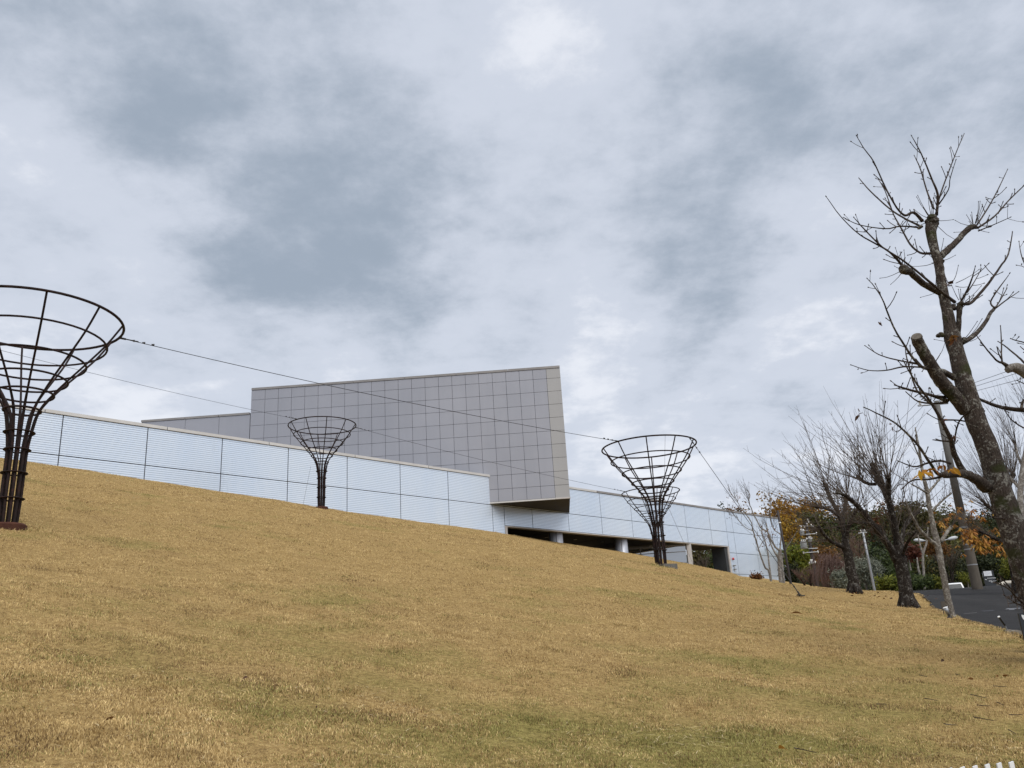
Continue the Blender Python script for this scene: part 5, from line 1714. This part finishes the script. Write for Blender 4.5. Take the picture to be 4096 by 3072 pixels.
for i in range(12):
    mb.f.append((i * 2, i * 2 + 1, i * 2 + 3, i * 2 + 2))
mb.build("character", M['sign_white'], T)
# white picket edging in the lower right corner
tops = [(3798, 3071), (3848, 3066), (3898, 3061), (3947, 3055), (3994, 3050), (4043, 3045)]
P = [at(x, y, 4.7) for x, y in tops]
T = thing("picket_edging", Vector((P[2].x, P[2].y, gz(P[2].x, P[2].y))), "white plastic picket edging in the lower right corner", "fence")
for p in P:
    g = gz(p.x, p.y) - .05
    mb = MB()
    mb.hexa([(p.x - .0115, p.y - .006, g), (p.x + .0115, p.y - .006, g), (p.x + .0115, p.y + .006, g), (p.x - .0115, p.y + .006, g),
             (p.x - .0115, p.y - .006, p.z - .006), (p.x + .0115, p.y - .006, p.z), (p.x + .0115, p.y + .006, p.z), (p.x - .0115, p.y + .006, p.z - .006)])
    mb.build("picket", M['picket'], T)
for f_ in (.25, .7):
    mb = MB(); a, b = P[0], P[-1]
    za, zb = a.z - (a.z - gz(a.x, a.y)) * (1 - f_) - .03, b.z - (b.z - gz(b.x, b.y)) * (1 - f_) - .03
    mb.box((a.x - .03, a.y + .007, za), (b.x - a.x + .06, 0, zb - za), (0, .01, 0), (0, 0, .02)); mb.build("rail", M['picket'], T)

# drain cover and a patched strip on the road
def drape(name, pxs, mat, off, label=None, cat=None, sub=10):
    pts = [ground_hit(x, y, 8, 60) for x, y in pxs]
    mb = MB()
    for i in range(sub + 1):
        for j in range(4):
            u, v = i / sub, j / 3
            p = pts[0].lerp(pts[1], u).lerp(pts[3].lerp(pts[2], u), v)
            mb.v.append((p.x, p.y, gz(p.x, p.y) - .035 + off))
    for i in range(sub):
        for j in range(3):
            k = i * 4 + j
            mb.f.append((k, k + 4, k + 5, k + 1))
    o = mb.build(name, mat)
    return tag(o, label, cat) if label else tag(o, kind="structure")
drape("drain_cover", [(4018, 2433.5), (4086, 2430), (4090, 2427), (4030, 2430)], M['wetpatch'], .006, "long pale iron drain cover set in the road", "drain cover")
drape("drain_cover", [(4034, 2436), (4058, 2435), (4056, 2433), (4036, 2434)], M['wetpatch'], .007, "short pale iron drain cover nearest the camera in the road", "drain cover")
drape("road_seam", [(3905, 2442), (4022, 2433.5), (4022, 2432), (3905, 2440)], M['joint'], .004)
drape("road_patch", [(3850, 2452), (3905, 2447), (3908, 2444.5), (3856, 2450)], M['asphalt2'], .005)

# ------------------------------------------------------------------ fallen leaves, twigs
random.seed(77)
LEAFM = [M['leaf_dead'], M['leaf_rust']]
def fallen(px, py, s, label, group, mat=None):
    g = ground_hit(px, py)
    d = Vector((random.uniform(-1, 1), random.uniform(-1, 1), random.uniform(0, .3))).normalized()
    o = leaf(g + Vector((0, 0, .035)), s, mat or random.choice(LEAFM), None, d)
    return tag(o, label, "leaf", group)
fallen(4087 * .775, 2462, .22, "curled brown leaf lying alone on the mid lawn", None, M['leaf_rust'])
fallen(3118, 3018, .10, "orange-brown fallen leaf low on the near lawn", None, M['leaf_orange'])
for i in range(20):
    fallen(random.gauss(3520, 90), random.gauss(2395, 12), random.uniform(.07, .14), "withered brown leaf fallen below the pollarded trees", "fallen leaves below the pollarded trees")
for i in range(6):
    fallen(random.uniform(3650, 4080), random.uniform(2560, 2960), random.uniform(.045, .08), "withered brown leaf fallen on the near right lawn", "fallen leaves on the near right lawn")
for i in range(3):
    fallen(random.uniform(200, 2600), random.uniform(2350, 2900), random.uniform(.04, .06), "lone withered leaf on the open lawn", "scattered leaves on the open lawn")
def fallen_twig(px, py, px2, py2):
    a, b = ground_hit(px, py), ground_hit(px2, py2)
    n = 5
    pts = [a.lerp(b, i / n) + Vector((0, random.uniform(-.01, .01), 0)) for i in range(n + 1)]
    pts = [Vector((p.x, p.y, gz(p.x, p.y) + .035)) for p in pts]
    mb = MB(); mb.tube(pts, [.004, .004, .0035, .003, .003, .002], 6)
    tag(mb.build("fallen_twig", M['bark_twig']), "thin dark twig fallen on the near right lawn", "twig", "fallen twigs on the near right lawn")
for q in ((3885, 2793, 3955, 2812), (3826, 2710, 3846, 2716), (3975, 2760, 4032, 2762), (3990, 2828, 4020, 2840), (3910, 2838, 3968, 2845), (4044, 2880, 4096, 2878), (3898, 2887, 3980, 2902), (3780, 2918, 3840, 2922), (3700, 2812, 3755, 2818), (3508, 2834, 3550, 2837), (3180, 3018, 3270, 3036), (4040, 2940, 4070, 2960), (3680, 2715, 3712, 2722)):
    fallen_twig(*q)

# ------------------------------------------------------------------ grass blades
GRASS_FEET = [(f1.x, f1.y, .50), (f2.x, f2.y, .5), (f3.x, f3.y, .55)] + [(t_.location.x, t_.location.y, .42) for t_ in (T1, T2, T3)]
def grass():
    n, y0, y1 = 1300000, 2.7, 80.0
    y = y0 * (y1 / y0) ** RNG.random(n)
    x = (RNG.random(n) * 1.44 - .72) * (y + 1.0)
    ok = (x < border_x(y) + .06 * (fbm2(y * 3, x * 3, 3) - .5) + .02) & ((WC + WM * x - y) / WH > .10)
    x, y = x[ok], y[ok]
    near = y < 7
    V, F, Cc = [], [], []
    base = 0
    for sel, bent in ((near, True), (~near, False)):
        xs_, ys_ = x[sel], y[sel]
        m = len(xs_)
        z = ground_np(xs_, ys_) + ((fbm2(xs_ * .5, ys_ * .5, 3) - .5) * .10 + (fbm2(xs_ * 2.1, ys_ * 2.1, 2) - .5) * .03) * np.clip((border_x(ys_) - xs_) / 2.0, 0, 1) - .006
        sc = (ys_ / 4.0)
        tuft = fbm2(xs_ * 7 + 40, ys_ * 7, 3)
        h = (.012 + .015 * RNG.random(m)) * (.45 + 1.1 * tuft) * np.maximum(sc, .6) ** .12
        for bx_, by_, br_ in GRASS_FEET:
            h = h * (1 + 1.6 * np.exp(-(((xs_ - bx_) ** 2 + (ys_ - by_) ** 2) / br_ ** 2) ** 2))
        h = h * (1 + 1.3 * np.exp(-(np.abs(WC + WM * xs_ - ys_) / WH) / .35))
        w = (.0011 + .0011 * RNG.random(m)) * np.maximum(sc, .6) ** .82
        an = RNG.random(m) * 2 * np.pi
        la = RNG.random(m) * 2 * np.pi
        x_, y_ = xs_, ys_
        lean = h * (.10 + .9 * RNG.random(m) ** 1.4)
        # some long loose straws lying flat
        loose = RNG.random(m) < (.010 if bent else .002) + .22 * np.clip(fbm2(xs_ * .9 + 3, ys_ * .9 + 50, 4) - .62, 0, 1)
        h = np.where(loose, .012, h); lean = np.where(loose, .05 + .10 * RNG.random(m), lean)
        dx, dy = np.cos(an) * w, np.sin(an) * w
        lx, ly = np.cos(la) * lean, np.sin(la) * lean
        zb = np.where(loose, z + .025, z)
        b0 = np.stack([x_ - dx, y_ - dy, zb], -1); b1 = np.stack([x_ + dx, y_ + dy, zb], -1)
        tip = np.stack([x_ + lx, y_ + ly, zb + h], -1)
        if bent:
            m0 = np.stack([x_ - dx * .8 + lx * .35, y_ - dy * .8 + ly * .35, zb + h * .62], -1)
            m1 = np.stack([x_ + dx * .8 + lx * .35, y_ + dy * .8 + ly * .35, zb + h * .62], -1)
            vv = np.stack([b0, b1, m0, m1, tip], 1)
            idx = np.array([0, 1, 3, 0, 3, 2, 2, 3, 4])
            k = 5
        else:
            vv = np.stack([b0, b1, tip], 1)
            idx = np.array([0, 1, 2]); k = 3
        t = tint_np(x_, y_) + (RNG.random(m) - .5) * .75 + (fbm2(x_ * 2.3, y_ * 2.3, 3) - .5) * 1.0
        s = np.clip(RNG.random(m) * .8 + (fbm2(x_ * 4.5 + 5, y_ * 4.5, 3) - .5) * 1.3 + .12, 0, 1)[:, None]
        straw = np.array([.29, .187, .070]) * (1 - s) + np.array([.82, .615, .30]) * s
        brown = np.array([.17, .105, .05])
        green = np.array([.16, .150, .042]) * (1 - s) + np.array([.40, .355, .13]) * s
        col = np.where((t > .52)[:, None], green, straw)
        col = np.where((RNG.random(m) < .13 + .5 * np.clip(fbm2(x_ * 1.1 + 70, y_ * 1.1, 4) - .56, 0, 1) * 4)[:, None], brown * (.7 + .6 * s), col)
        col = np.where(loose[:, None], np.array([.60, .48, .28]), col)
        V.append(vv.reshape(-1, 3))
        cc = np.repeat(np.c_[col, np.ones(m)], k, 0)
        sheath_shade = np.tile(np.array([.62, .62, .95, .95, 1.1]) if bent else np.array([.72, .72, 1.1]), m)  # darker blade bases, with shade between blades painted in; tips brightened
        cc[:, :3] *= sheath_shade[:, None]
        Cc.append(cc)
        F.append((base + np.arange(m)[:, None] * k + idx[None, :]).ravel())
        base += m * k
    F = np.concatenate(F)
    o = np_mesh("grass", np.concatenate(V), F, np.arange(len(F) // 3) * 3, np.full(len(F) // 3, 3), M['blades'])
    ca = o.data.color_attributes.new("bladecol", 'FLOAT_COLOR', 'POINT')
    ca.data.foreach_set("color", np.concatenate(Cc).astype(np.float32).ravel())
    tag(o, "short dormant straw-coloured grass covering the slope", "grass", kind="stuff")
grass()
